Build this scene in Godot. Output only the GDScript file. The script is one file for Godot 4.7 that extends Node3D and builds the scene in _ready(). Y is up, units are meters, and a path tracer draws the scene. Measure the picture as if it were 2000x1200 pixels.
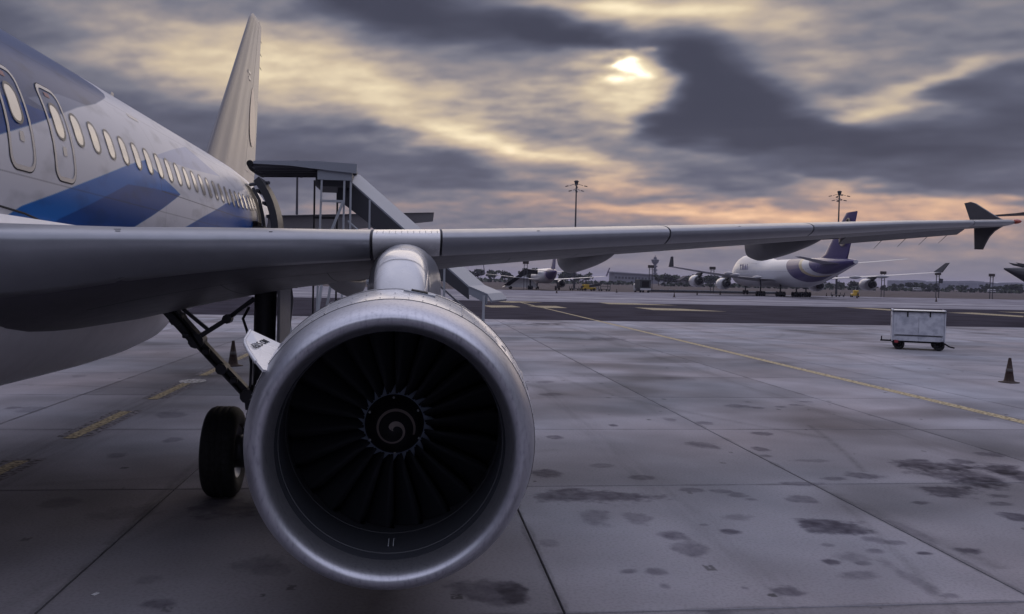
extends Node3D
# A parked airliner seen past its port engine, dusk apron behind.  x to the right, y up, -z away along the airliner's axis; metres.

const CX := -5.78            # airliner's centreline
const BASE := Vector3(-5.78, 0, -14)
var counts := {}
var mats := {}
var rng := RandomNumberGenerator.new()

# ---------------------------------------------------------------- small helpers
func lin(r: float, g: float, b: float, a := 1.0) -> Color:
	var c := Color(r, g, b).linear_to_srgb()
	c.a = a
	return c

func numbered(parent: Node, called: String) -> String:
	var key := str(parent.get_instance_id()) + "/" + called
	var n: int = counts.get(key, 0)
	counts[key] = n + 1
	return called if n == 0 else "%s_%03d" % [called, n]

func thing(called: String, label: String, category: String, at := Vector3.ZERO, turn := 0.0, group := "") -> Node3D:
	var o := Node3D.new()
	o.name = numbered(self, called)
	add_child(o, true)
	o.position = at
	o.rotation.y = turn
	tag(o, label, category, group)
	return o

func tag(o: Node, label: String, category: String, group := "") -> void:
	o.set_meta("label", label)
	o.set_meta("category", category)
	if group != "":
		o.set_meta("group", group)

func put(mesh: Mesh, called: String, m: Material, parent: Node = self, at := Transform3D.IDENTITY) -> MeshInstance3D:
	var o := MeshInstance3D.new()
	o.mesh = mesh
	o.material_override = m
	o.name = numbered(parent, called)
	parent.add_child(o, true)
	o.transform = at
	return o

func obj(st: SurfaceTool, called: String, m: Material, parent: Node = self, at := Vector3.ZERO) -> MeshInstance3D:
	st.generate_normals()
	return put(st.commit(), called, m, parent, Transform3D(Basis.IDENTITY, at))

func struct(st: SurfaceTool, called: String, m: Material) -> MeshInstance3D:
	var o := obj(st, called, m)
	o.set_meta("kind", "structure")
	return o

func dup(root: Node3D, at: Vector3, turn: float, label := "") -> Node3D:
	var r: Node3D = root.duplicate()
	var base := String(root.name)
	r.name = numbered(self, base)
	add_child(r, true)
	r.position = at
	r.rotation.y = turn
	if label != "":
		r.set_meta("label", label)
	return r

func mb() -> SurfaceTool:
	var st := SurfaceTool.new()
	st.begin(Mesh.PRIMITIVE_TRIANGLES)
	st.set_smooth_group(-1)
	return st

func tri(st: SurfaceTool, a: Vector3, b: Vector3, c: Vector3) -> void:
	st.add_vertex(a)
	st.add_vertex(b)
	st.add_vertex(c)

func quad(st: SurfaceTool, a: Vector3, b: Vector3, c: Vector3, d: Vector3) -> void:
	tri(st, a, b, c)
	tri(st, a, c, d)

func box(st: SurfaceTool, c: Vector3, s: Vector3, t := Transform3D.IDENTITY, bev := 0.0) -> void:
	st.set_smooth_group(-1)
	var h := s * 0.5
	if bev <= 0.0:
		var p := []
		for i in 8:
			p.append(t * (c + Vector3(h.x * (1 if i & 1 else -1), h.y * (1 if i & 2 else -1), h.z * (1 if i & 4 else -1))))
		for f in [[0, 1, 3, 2], [5, 4, 6, 7], [4, 0, 2, 6], [1, 5, 7, 3], [2, 3, 7, 6], [4, 5, 1, 0]]:
			quad(st, p[f[0]], p[f[3]], p[f[2]], p[f[1]])
		return
	# chamfered along the vertical and horizontal edges: three stacked rings
	var ring := func(inset: float, y: float) -> PackedVector3Array:
		var x := h.x - inset
		var z := h.z - inset
		var r := PackedVector3Array()
		for q in [Vector2(x - bev, -z), Vector2(x, -z + bev), Vector2(x, z - bev), Vector2(x - bev, z), Vector2(-x + bev, z), Vector2(-x, z - bev), Vector2(-x, -z + bev), Vector2(-x + bev, -z)]:
			r.append(t * (c + Vector3(q.x, y, q.y)))
		return r
	loft(st, [ring.call(bev, -h.y), ring.call(0.0, -h.y + bev), ring.call(0.0, h.y - bev), ring.call(bev, h.y)], true, true, true, true)

func cap(st: SurfaceTool, r: PackedVector3Array, flip: bool) -> void:
	var c := Vector3.ZERO
	for p in r:
		c += p
	c /= r.size()
	for i in r.size():
		var a := r[i]
		var b := r[(i + 1) % r.size()]
		if flip:
			tri(st, c, b, a)
		else:
			tri(st, c, a, b)

# Skin over rings of equal length.  uv: u per ring, v per point (optional).
func loft(st: SurfaceTool, rings: Array, closed := true, cap0 := false, cap1 := false, flat := false, us := PackedFloat32Array(), vs := PackedFloat32Array()) -> void:
	st.set_smooth_group(-1 if flat else 0)
	var n: int = rings[0].size()
	var uv := us.size() > 0
	for i in rings.size() - 1:
		var a: PackedVector3Array = rings[i]
		var b: PackedVector3Array = rings[i + 1]
		for j in (n if closed else n - 1):
			var k := (j + 1) % n
			if uv:
				var v0 := vs[j]
				var v1 := vs[j + 1] if j + 1 < vs.size() else 1.0
				for q in [[a[j], us[i], v0], [b[j], us[i + 1], v0], [b[k], us[i + 1], v1], [a[j], us[i], v0], [b[k], us[i + 1], v1], [a[k], us[i], v1]]:
					st.set_uv(Vector2(q[1], q[2]))
					st.add_vertex(q[0])
			else:
				tri(st, a[j], b[j], b[k])
				tri(st, a[j], b[k], a[k])
	if cap0:
		st.set_smooth_group(-1)
		cap(st, rings[0], false)
	if cap1:
		st.set_smooth_group(-1)
		cap(st, rings[rings.size() - 1], true)

func frame_of(d: Vector3) -> Basis:
	var y := d.normalized()
	var x := (Vector3.RIGHT if absf(y.x) < 0.8 else Vector3.UP).cross(y).normalized()
	return Basis(x, y, x.cross(y))

func circle(c: Vector3, b: Basis, r: float, n: int) -> PackedVector3Array:
	var out := PackedVector3Array()
	for i in n:
		var a := TAU * i / n
		out.append(c + b.x * (cos(a) * r) + b.z * (sin(a) * r))
	return out

func tube(st: SurfaceTool, p: Vector3, q: Vector3, r0: float, r1 := -1.0, n := 10) -> void:
	var b := frame_of(q - p)
	loft(st, [circle(p, b, r0, n), circle(q, b, r0 if r1 < 0 else r1, n)], true, true, true)

func bar(st: SurfaceTool, p: Vector3, q: Vector3, w: float, d: float) -> void:
	var b := frame_of(q - p)
	box(st, Vector3.ZERO, Vector3(w, (q - p).length(), d), Transform3D(b, (p + q) * 0.5))

func pipe(st: SurfaceTool, pts: PackedVector3Array, r: float, n := 8) -> void:
	var rings := []
	for i in pts.size():
		var d := pts[mini(i + 1, pts.size() - 1)] - pts[maxi(i - 1, 0)]
		rings.append(circle(pts[i], frame_of(d), r, n))
	loft(st, rings, true, true, true)

# Turned shape: profile of (distance along axis, radius) round b.y through o.
func lathe(st: SurfaceTool, prof: Array, o: Vector3, b: Basis, n: int, cap0 := false, cap1 := false) -> void:
	var rings := []
	for p in prof:
		rings.append(circle(o + b.y * p.x, b, maxf(p.y, 0.0005), n))
	loft(st, rings, true, cap0, cap1)

# Flat outline given thickness: poly in the plane (u, v), w across.
func slab_of(st: SurfaceTool, poly: PackedVector2Array, o: Vector3, u: Vector3, v: Vector3, w: Vector3) -> void:
	st.set_smooth_group(-1)
	var idx := Geometry2D.triangulate_polygon(poly)
	for s in [0.5, -0.5]:
		for i in range(0, idx.size(), 3):
			var t := []
			for k in 3:
				var q := poly[idx[i + k]]
				t.append(o + u * q.x + v * q.y + w * s)
			if s > 0:
				tri(st, t[0], t[1], t[2])
			else:
				tri(st, t[2], t[1], t[0])
	for i in poly.size():
		var a := poly[i]
		var b := poly[(i + 1) % poly.size()]
		var p := o + u * a.x + v * a.y
		var q := o + u * b.x + v * b.y
		quad(st, p + w * 0.5, p - w * 0.5, q - w * 0.5, q + w * 0.5)

func fill_poly(im: Image, poly: Array, c: Color) -> void:
	var y0 := 1e9
	var y1 := -1e9
	for p in poly:
		y0 = minf(y0, p.y)
		y1 = maxf(y1, p.y)
	for y in range(maxi(0, int(y0)), mini(im.get_height(), int(y1) + 1)):
		var xs := []
		for i in poly.size():
			var a: Vector2 = poly[i]
			var b: Vector2 = poly[(i + 1) % poly.size()]
			if (a.y <= y + 0.5) != (b.y <= y + 0.5):
				xs.append(a.x + (y + 0.5 - a.y) / (b.y - a.y) * (b.x - a.x))
		xs.sort()
		for k in range(0, xs.size() - 1, 2):
			im.fill_rect(Rect2i(roundi(xs[k]), y, roundi(xs[k + 1]) - roundi(xs[k]), 1), c)

# ---------------------------------------------------------------- materials
func noise(seed_: int, freq: float, octaves := 4, kind := FastNoiseLite.TYPE_SIMPLEX_SMOOTH) -> FastNoiseLite:
	var n := FastNoiseLite.new()
	n.seed = seed_
	n.frequency = freq
	n.noise_type = kind
	n.fractal_octaves = octaves
	return n

func noise_tex(seed_: int, freq: float, stops: Array, size := 512, octaves := 5) -> NoiseTexture2D:
	var t := NoiseTexture2D.new()
	t.width = size
	t.height = size
	t.seamless = true
	t.noise = noise(seed_, freq, octaves)
	var g := Gradient.new()
	g.offsets = PackedFloat32Array()
	var o := PackedFloat32Array()
	var c := PackedColorArray()
	for s in stops:
		o.append(s[0])
		c.append(s[1])
	g.offsets = o
	g.colors = c
	t.color_ramp = g
	return t

func mat(called: String, c: Color, rough := 0.6, metal := 0.0, coat := 0.0) -> StandardMaterial3D:
	if mats.has(called):
		return mats[called]
	var m := StandardMaterial3D.new()
	m.resource_name = called
	m.albedo_color = c
	m.roughness = rough
	m.metallic = metal
	m.metallic_specular = 0.4
	if coat > 0.0:
		m.clearcoat_enabled = true
		m.clearcoat = coat
		m.clearcoat_roughness = 0.12
	mats[called] = m
	return m

# Grime and uneven gloss over a plain colour, laid on in all three planes.
func worn(m: StandardMaterial3D, tint: Texture2D, gloss: Texture2D, scale: float) -> StandardMaterial3D:
	m.uv1_triplanar = true
	m.uv1_scale = Vector3.ONE * scale
	m.albedo_texture = tint
	if gloss:
		m.roughness_texture = gloss
		m.roughness_texture_channel = BaseMaterial3D.TEXTURE_CHANNEL_RED
	return m

var tint_soft: Texture2D
var tint_hard: Texture2D
var gloss_map: Texture2D

func make_materials() -> void:
	tint_soft = noise_tex(11, 0.012, [[0.0, Color(0.92, 0.92, 0.92)], [0.45, Color(0.97, 0.97, 0.97)], [1.0, Color(1, 1, 1)]])
	tint_hard = noise_tex(12, 0.018, [[0.0, Color(0.5, 0.49, 0.48)], [0.4, Color(0.8, 0.8, 0.8)], [0.6, Color(0.97, 0.97, 0.97)], [1.0, Color(1, 1, 1)]])
	gloss_map = noise_tex(13, 0.02, [[0.0, Color(0.8, 0.8, 0.8)], [0.5, Color(0.9, 0.9, 0.9)], [1.0, Color(1, 1, 1)]])
	worn(mat("white_paint", lin(0.52, 0.51, 0.54), 0.34, 0.0, 0.4), tint_soft, gloss_map, 0.35)
	worn(mat("belly_paint", lin(0.70, 0.68, 0.71), 0.4, 0.0, 0.2), tint_soft, gloss_map, 0.4)
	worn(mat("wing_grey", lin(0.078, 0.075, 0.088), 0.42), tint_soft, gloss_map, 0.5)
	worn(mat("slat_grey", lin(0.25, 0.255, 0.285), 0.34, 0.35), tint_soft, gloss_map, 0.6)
	worn(mat("cowl_paint", lin(0.56, 0.55, 0.57), 0.3, 0.0, 0.5), tint_soft, gloss_map, 0.5)
	worn(mat("gear_metal", lin(0.045, 0.045, 0.052), 0.5, 0.2), tint_soft, gloss_map, 1.0)
	worn(mat("door_metal", lin(0.33, 0.33, 0.36), 0.45), tint_soft, null, 1.0)
	worn(mat("tyre_rubber", lin(0.014, 0.014, 0.016), 0.75), tint_hard, null, 1.5)
	mat("rim_metal", lin(0.22, 0.22, 0.24), 0.4, 0.7)
	mat("seam_dark", lin(0.02, 0.02, 0.024), 0.8)
	mat("black", lin(0.008, 0.008, 0.010), 0.7)
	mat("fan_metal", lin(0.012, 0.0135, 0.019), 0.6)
	mat("fan_root", lin(0.26, 0.31, 0.42), 0.5, 0.2)
	mat("fan_rim", lin(0.05, 0.052, 0.06), 0.6)
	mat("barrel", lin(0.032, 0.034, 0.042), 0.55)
	mat("spinner_black", lin(0.012, 0.012, 0.015), 0.6)
	mat("spiral_white", lin(0.22, 0.185, 0.18), 0.7)
	mat("window_frame", lin(0.05, 0.05, 0.06), 0.4)
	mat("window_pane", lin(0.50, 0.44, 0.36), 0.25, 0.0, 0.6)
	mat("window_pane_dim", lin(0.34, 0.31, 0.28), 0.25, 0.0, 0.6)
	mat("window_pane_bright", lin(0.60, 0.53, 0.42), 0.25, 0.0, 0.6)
	mat("exit_grey", lin(0.20, 0.20, 0.23), 0.35, 0.0, 0.3)
	mat("lens_red", lin(0.36, 0.07, 0.05), 0.2, 0.0, 0.6)
	mat("steel_pale", lin(0.34, 0.355, 0.39), 0.5)
	mat("steel_dark", lin(0.05, 0.05, 0.06), 0.6)
	mat("roof_sheet", lin(0.24, 0.255, 0.295), 0.5)
	mat("canopy_dark", lin(0.05, 0.05, 0.06), 0.6)
	mat("red_paint", lin(0.34, 0.05, 0.06), 0.5)
	mat("yellow_paint", lin(0.50, 0.33, 0.05), 0.5)
	worn(mat("cone_rubber", lin(0.05, 0.028, 0.022), 0.65), tint_hard, null, 2.0)
	mat("cone_band", lin(0.10, 0.09, 0.09), 0.5)
	var scuff := noise_tex(14, 0.008, [[0.0, Color(0.80, 0.81, 0.83)], [0.4, Color(0.93, 0.93, 0.94)], [0.6, Color(1, 1, 1)], [1.0, Color(1, 1, 1)]], 512, 6)
	worn(mat("cart_white", lin(0.55, 0.56, 0.62), 0.5), scuff, null, 0.45)
	mat("purple_paint", lin(0.035, 0.02, 0.12), 0.35, 0.0, 0.2)
	mat("bark", lin(0.05, 0.04, 0.035), 0.9)
	mat("leaf_dark", lin(0.035, 0.045, 0.03), 0.8)
	mat("leaf_mid", lin(0.05, 0.062, 0.038), 0.8)
	# bare metal of the engine's intake ring: fine scuffs and streaks
	var lip := mat("lip_metal", lin(0.43, 0.43, 0.47), 0.44, 0.9)
	var streak := noise_tex(21, 0.02, [[0.0, Color(0.76, 0.76, 0.78)], [0.35, Color(0.95, 0.95, 0.96)], [0.6, Color(1, 1, 1)], [1.0, Color(0.95, 0.95, 0.96)]])
	worn(lip, streak, gloss_map, 2.2)
	lip.uv1_scale = Vector3(2.6, 0.8, 2.6)

# ---------------------------------------------------------------- sky: air and clouds, a function of direction
# azimuth, elevation, half-width, half-height (degrees), tilt, how much lighter or darker the cloud is there
const STROKES := [
	[-15.4, 13.1, 7.09, 2.77, 9.2, 0.42], [-22.87, 13.56, 4.2, 1.68, 6.2, -0.08], [-15.42, 15.89, 4.93, 0.68, 7.2, -0.12], [-21.82, 12.3, 3.13, 1.42, 6.2, -0.05],
	[-13.32, 13.92, 2.83, 2.2, 1.2, 0.18], [-15.38, 9.93, 8.01, 1.85, 15.2, -0.22], [-15.35, 6.37, 10.17, 2.16, 5.2, -0.16], [-8.34, 13.16, 4.92, 2.62, 11.2, 0.3],
	[-0.43, 13.03, 10.24, 1.37, 17.2, 0.2], [2.33, 10.39, 11.35, 1.44, 18.2, 0.55], [9.22, 8.72, 6.89, 0.96, 15.2, 0.4], [-3.79, 13.8, 6.06, 0.88, 15.2, -0.12],
	[10.52, 11.7, 6.19, 1.72, 15.2, 0.3], [2.88, 17.1, 13.08, 1.24, 6.2, -0.36], [10.75, 16.01, 6.18, 1.1, 15.2, -0.42], [14.15, 15.36, 3.06, 0.48, 7.2, -0.35],
	[-3.84, 17.19, 6.74, 1.01, 4.2, -0.35], [16.42, 17.61, 7.41, 0.88, 3.2, 0.75], [11.38, 17.76, 2.74, 0.82, 7.2, 0.3], [20.37, 16.55, 4.94, 0.99, 9.2, 0.2],
	[14.3, 14.05, 2.6, 1.7, -18.0, 0.55], [13.98, 11.34, 1.7, 0.65, 15.2, 0.42], [12.66, 13.0, 2.8, 1.6, 1.2, 0.3], [15.23, 12.66, 1.36, 1.69, 1.2, 0.15],
	[19.83, 13.19, 3.97, 2.32, 31.2, -0.50], [21.51, 10.77, 6.22, 1.96, 17.2, -0.45], [17.61, 10.7, 2.01, 2.35, 31.2, -0.35], [27.76, 8.99, 8.06, 1.4, 11.2, -0.30],
	[17.51, 14.2, 2.01, 1.34, 41.2, -0.4], [24.79, 6.71, 10.53, 1.1, 3.2, -0.12], [36.88, 9.69, 3.59, 1.65, 1.2, -0.34], [32.12, 8.05, 7.38, 1.1, 9.2, -0.16],
	[30.48, 14.69, 9.91, 2.4, 1.2, 0.14], [26.72, 13.19, 3.76, 0.94, -8.8, 0.15], [33.91, 11.93, 4.32, 0.58, -15.8, 0.5], [28.59, 10.8, 3.38, 0.74, 13.2, 0.28],
	[30.32, 11.16, 2.71, 0.78, -8.8, 0.25], [34.62, 14.57, 3.41, 0.68, -6.8, -0.12], [24.81, 15.71, 3.82, 1.27, 11.2, 0.1], [35.99, 12.74, 2.23, 0.84, -8.8, -0.08],
	[8.2, 8.37, 11.38, 1.03, 15.2, 0.18], [17.0, 8.91, 3.03, 0.81, 15.2, 0.22], [-1.68, 7.09, 11.21, 2.04, 5.2, -0.16], [6.52, 6.83, 2.07, 0.55, 11.2, 0.2],
	[11.64, 7.41, 4.12, 0.48, 5.2, -0.1], [15.1, 4.92, 11.2, 0.5, 3.2, 0.38], [10.01, 4.18, 6.88, 0.34, 1.2, 0.22], [21.69, 4.62, 8.18, 0.55, 4.2, 0.36],
	[26.03, 6.3, 2.84, 0.38, 9.2, 0.26], [33.61, 4.9, 6.8, 0.7, 4.2, 0.5], [29.35, 5.52, 6.11, 0.24, 5.2, 0.2], [34.93, 5.78, 4.55, 0.26, 7.2, -0.12],
	[15.08, 5.6, 7.47, 0.24, 5.2, -0.1], [4.84, 4.93, 6.21, 0.28, -1.8, 0.1], [25.0, 2.6, 15.0, 1.1, 3.2, 0.10], [27.93, 3.48, 8.5, 0.6, 3.2, 0.24],
	[34.46, 3.75, 3.73, 0.57, 3.2, 0.14], [-8.5, 4.55, 9.5, 2.2, 1.2, 0.10], [16.86, 1.74, 20.22, 1.35, 3.2, 0.04]
]
var n_warp: FastNoiseLite
var n_big: FastNoiseLite
var n_fine: FastNoiseLite
var n_wisp: FastNoiseLite
var n_rag: FastNoiseLite
var strokes := []

func ramp(v: float) -> Vector3:
	var s := [[-0.3, Vector3(0.042, 0.045, 0.070)], [0.0, Vector3(0.060, 0.063, 0.094)], [0.25, Vector3(0.118, 0.124, 0.175)], [0.45, Vector3(0.205, 0.205, 0.250)], [0.65, Vector3(0.325, 0.288, 0.293)], [0.85, Vector3(0.50, 0.415, 0.35)], [1.1, Vector3(0.64, 0.52, 0.38)], [1.5, Vector3(0.95, 0.80, 0.55)], [4.0, Vector3(3.2, 2.9, 2.4)]]
	for i in s.size() - 1:
		if v < s[i + 1][0]:
			var t: float = clampf((v - s[i][0]) / (s[i + 1][0] - s[i][0]), 0, 1)
			return s[i][1].lerp(s[i + 1][1], t)
	return s[s.size() - 1][1]

func sky_colour(az: float, el: float) -> Color:
	# noise is laid out on the cloud deck, so that it narrows towards the horizon
	var e := deg_to_rad(maxf(el, 0.0))
	var a := deg_to_rad(az)
	var reach := cos(e) / (sin(e) + 0.16)
	var p := Vector2(sin(a), -cos(a)) * reach * 10.0
	# streaks run across the deck along one wind direction
	var q := Vector2(p.dot(Vector2(0.93, 0.36)) * 0.62, p.dot(Vector2(-0.36, 0.93)))
	var wx := n_warp.get_noise_2d(q.x, q.y)
	var wy := n_warp.get_noise_2d(q.x + 71.0, q.y - 33.0)
	var sx := az + wx * 2.6 + n_fine.get_noise_2d(q.x + 9.0, q.y) * 1.5
	var sy := el + wy * 1.1 * clampf(el / 8.0, 0.15, 1.0) + n_fine.get_noise_2d(q.x, q.y + 40.0) * 0.75 * clampf(el / 6.0, 0.25, 1.0)
	var v := 0.385
	for s in strokes:
		var dx: float = sx - s[0]
		if dx > 180.0: dx -= 360.0
		if absf(dx) > s[6]: continue
		var dy: float = sy - s[1]
		var u: float = (dx * s[4] + dy * s[5]) * s[2]
		var w: float = (dy * s[4] - dx * s[5]) * s[3]
		var d := u * u + w * w
		if d < 6.0:
			v += s[7] * 1.18 * exp(-d * 0.95)
	# elsewhere the deck goes on with the same mix of light and dark
	var mix := n_big.get_noise_2d(q.x, q.y)
	var open := clampf((absf(wrapf(az - 7.0, -180, 180)) - 30.0) / 25.0 + maxf(0.0, (el - 18.0) / 14.0), 0.0, 1.0)
	v += mix * lerpf(0.10, 0.30, open)
	var rag := n_rag.get_noise_2d(q.x, q.y)
	v += rag * lerpf(0.07, 0.26, clampf((v - 0.25) * 1.8, 0.0, 1.0))
	v += n_wisp.get_noise_2d(q.x, q.y) * 0.20 + n_fine.get_noise_2d(q.x * 1.3, q.y * 1.3) * 0.13
	if v < 0.22: v = 0.22 - 0.34 * (1.0 - exp(-(0.22 - v) / 0.45))
	# the sun's glare, spread through thin cloud
	var gx := (az - 14.3 + rag * 1.3) / 1.0
	var gy := (el - 14.05 + n_rag.get_noise_2d(q.x + 5.0, q.y - 8.0) * 0.8) / 0.78
	var g := gx * gx + gy * gy
	if g < 30.0:
		v += 2.1 * exp(-g * 1.35) + 0.26 * exp(-g * 0.15) * (1.0 + 1.2 * rag)
	var c := ramp(v)
	# low air: mauve grey near the ground, warmer where lit
	var low := exp(-maxf(el, 0.0) / 3.2)
	c = c.lerp(Vector3(0.280, 0.240, 0.272), low * 0.62 * (1.0 - clampf(v - 0.5, 0.0, 1.0)))
	var warm := exp(-pow((el - 4.3) / 2.8, 2.0)) * clampf((v - 0.36) * 2.2, 0.0, 1.0)
	c = c * Vector3(1.0 + 0.24 * warm, 1.0 - 0.05 * warm, 1.0 - 0.15 * warm)
	# away from the sun the light on the clouds turns cool
	var off_sun := rad_to_deg(acos(clampf(sin(e) * 0.2436 + cos(e) * 0.9699 * cos(a - 0.2505), -1.0, 1.0)))
	var cool := smoothstep(28.0, 75.0, off_sun)
	var l := c.dot(Vector3(0.3, 0.5, 0.2))
	c = c.lerp(Vector3(0.90, 0.94, 1.20) * l, cool * 0.9)
	# unseen overhead sky is brightened to light the ground; low sky off-sun is dimmed
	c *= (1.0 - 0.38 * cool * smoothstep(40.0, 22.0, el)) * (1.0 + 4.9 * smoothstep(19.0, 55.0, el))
	return Color(c.x, c.y, c.z)

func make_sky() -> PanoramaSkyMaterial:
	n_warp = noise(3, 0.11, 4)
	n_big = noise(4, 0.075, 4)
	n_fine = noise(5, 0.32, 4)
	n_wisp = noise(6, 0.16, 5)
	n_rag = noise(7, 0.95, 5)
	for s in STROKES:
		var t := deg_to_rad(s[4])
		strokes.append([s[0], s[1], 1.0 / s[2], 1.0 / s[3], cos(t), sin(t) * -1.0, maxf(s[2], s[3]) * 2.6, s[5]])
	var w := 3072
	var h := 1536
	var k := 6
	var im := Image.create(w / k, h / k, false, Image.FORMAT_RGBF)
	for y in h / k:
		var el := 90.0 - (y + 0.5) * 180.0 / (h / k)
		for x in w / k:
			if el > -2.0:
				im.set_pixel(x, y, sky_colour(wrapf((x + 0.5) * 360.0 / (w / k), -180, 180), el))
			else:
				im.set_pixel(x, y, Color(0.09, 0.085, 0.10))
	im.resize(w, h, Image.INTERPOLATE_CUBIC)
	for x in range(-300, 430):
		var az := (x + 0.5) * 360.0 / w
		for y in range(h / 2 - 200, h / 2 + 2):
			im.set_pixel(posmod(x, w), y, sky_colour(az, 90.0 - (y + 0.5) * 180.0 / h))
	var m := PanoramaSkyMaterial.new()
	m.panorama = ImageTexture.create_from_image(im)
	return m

func make_environment() -> void:
	var cam := Camera3D.new()
	cam.name = "camera"
	add_child(cam, true)
	cam.position = Vector3(0, 2.85, 0)
	cam.rotation_order = EULER_ORDER_YXZ
	cam.rotation_degrees = Vector3(-1.90, -6.7, 1.2)
	cam.fov = rad_to_deg(2.0 * atan(600.0 / 1660.0))
	cam.near = 0.1
	cam.far = 9000.0
	cam.current = true
	var env := Environment.new()
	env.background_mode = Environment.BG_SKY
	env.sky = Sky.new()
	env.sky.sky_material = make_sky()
	env.tonemap_mode = Environment.TONE_MAPPER_LINEAR
	env.tonemap_exposure = 1.0
	env.fog_enabled = true
	env.fog_density = 0.00013
	env.fog_light_color = Color(0.70, 0.69, 0.78)
	env.sdfgi_enabled = true
	env.ssao_enabled = true
	env.ssil_enabled = true
	var we := WorldEnvironment.new()
	we.name = "world_environment"
	we.environment = env
	add_child(we, true)
	var sun := DirectionalLight3D.new()
	sun.name = "sun"
	add_child(sun, true)
	sun.light_color = Color(1.0, 0.93, 0.87)
	sun.light_energy = 0.15
	sun.light_angular_distance = 45.0
	sun.shadow_enabled = true
	sun.look_at_from_position(Vector3.ZERO, -Vector3(0.240, 0.2436, -0.9396), Vector3.UP)

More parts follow.
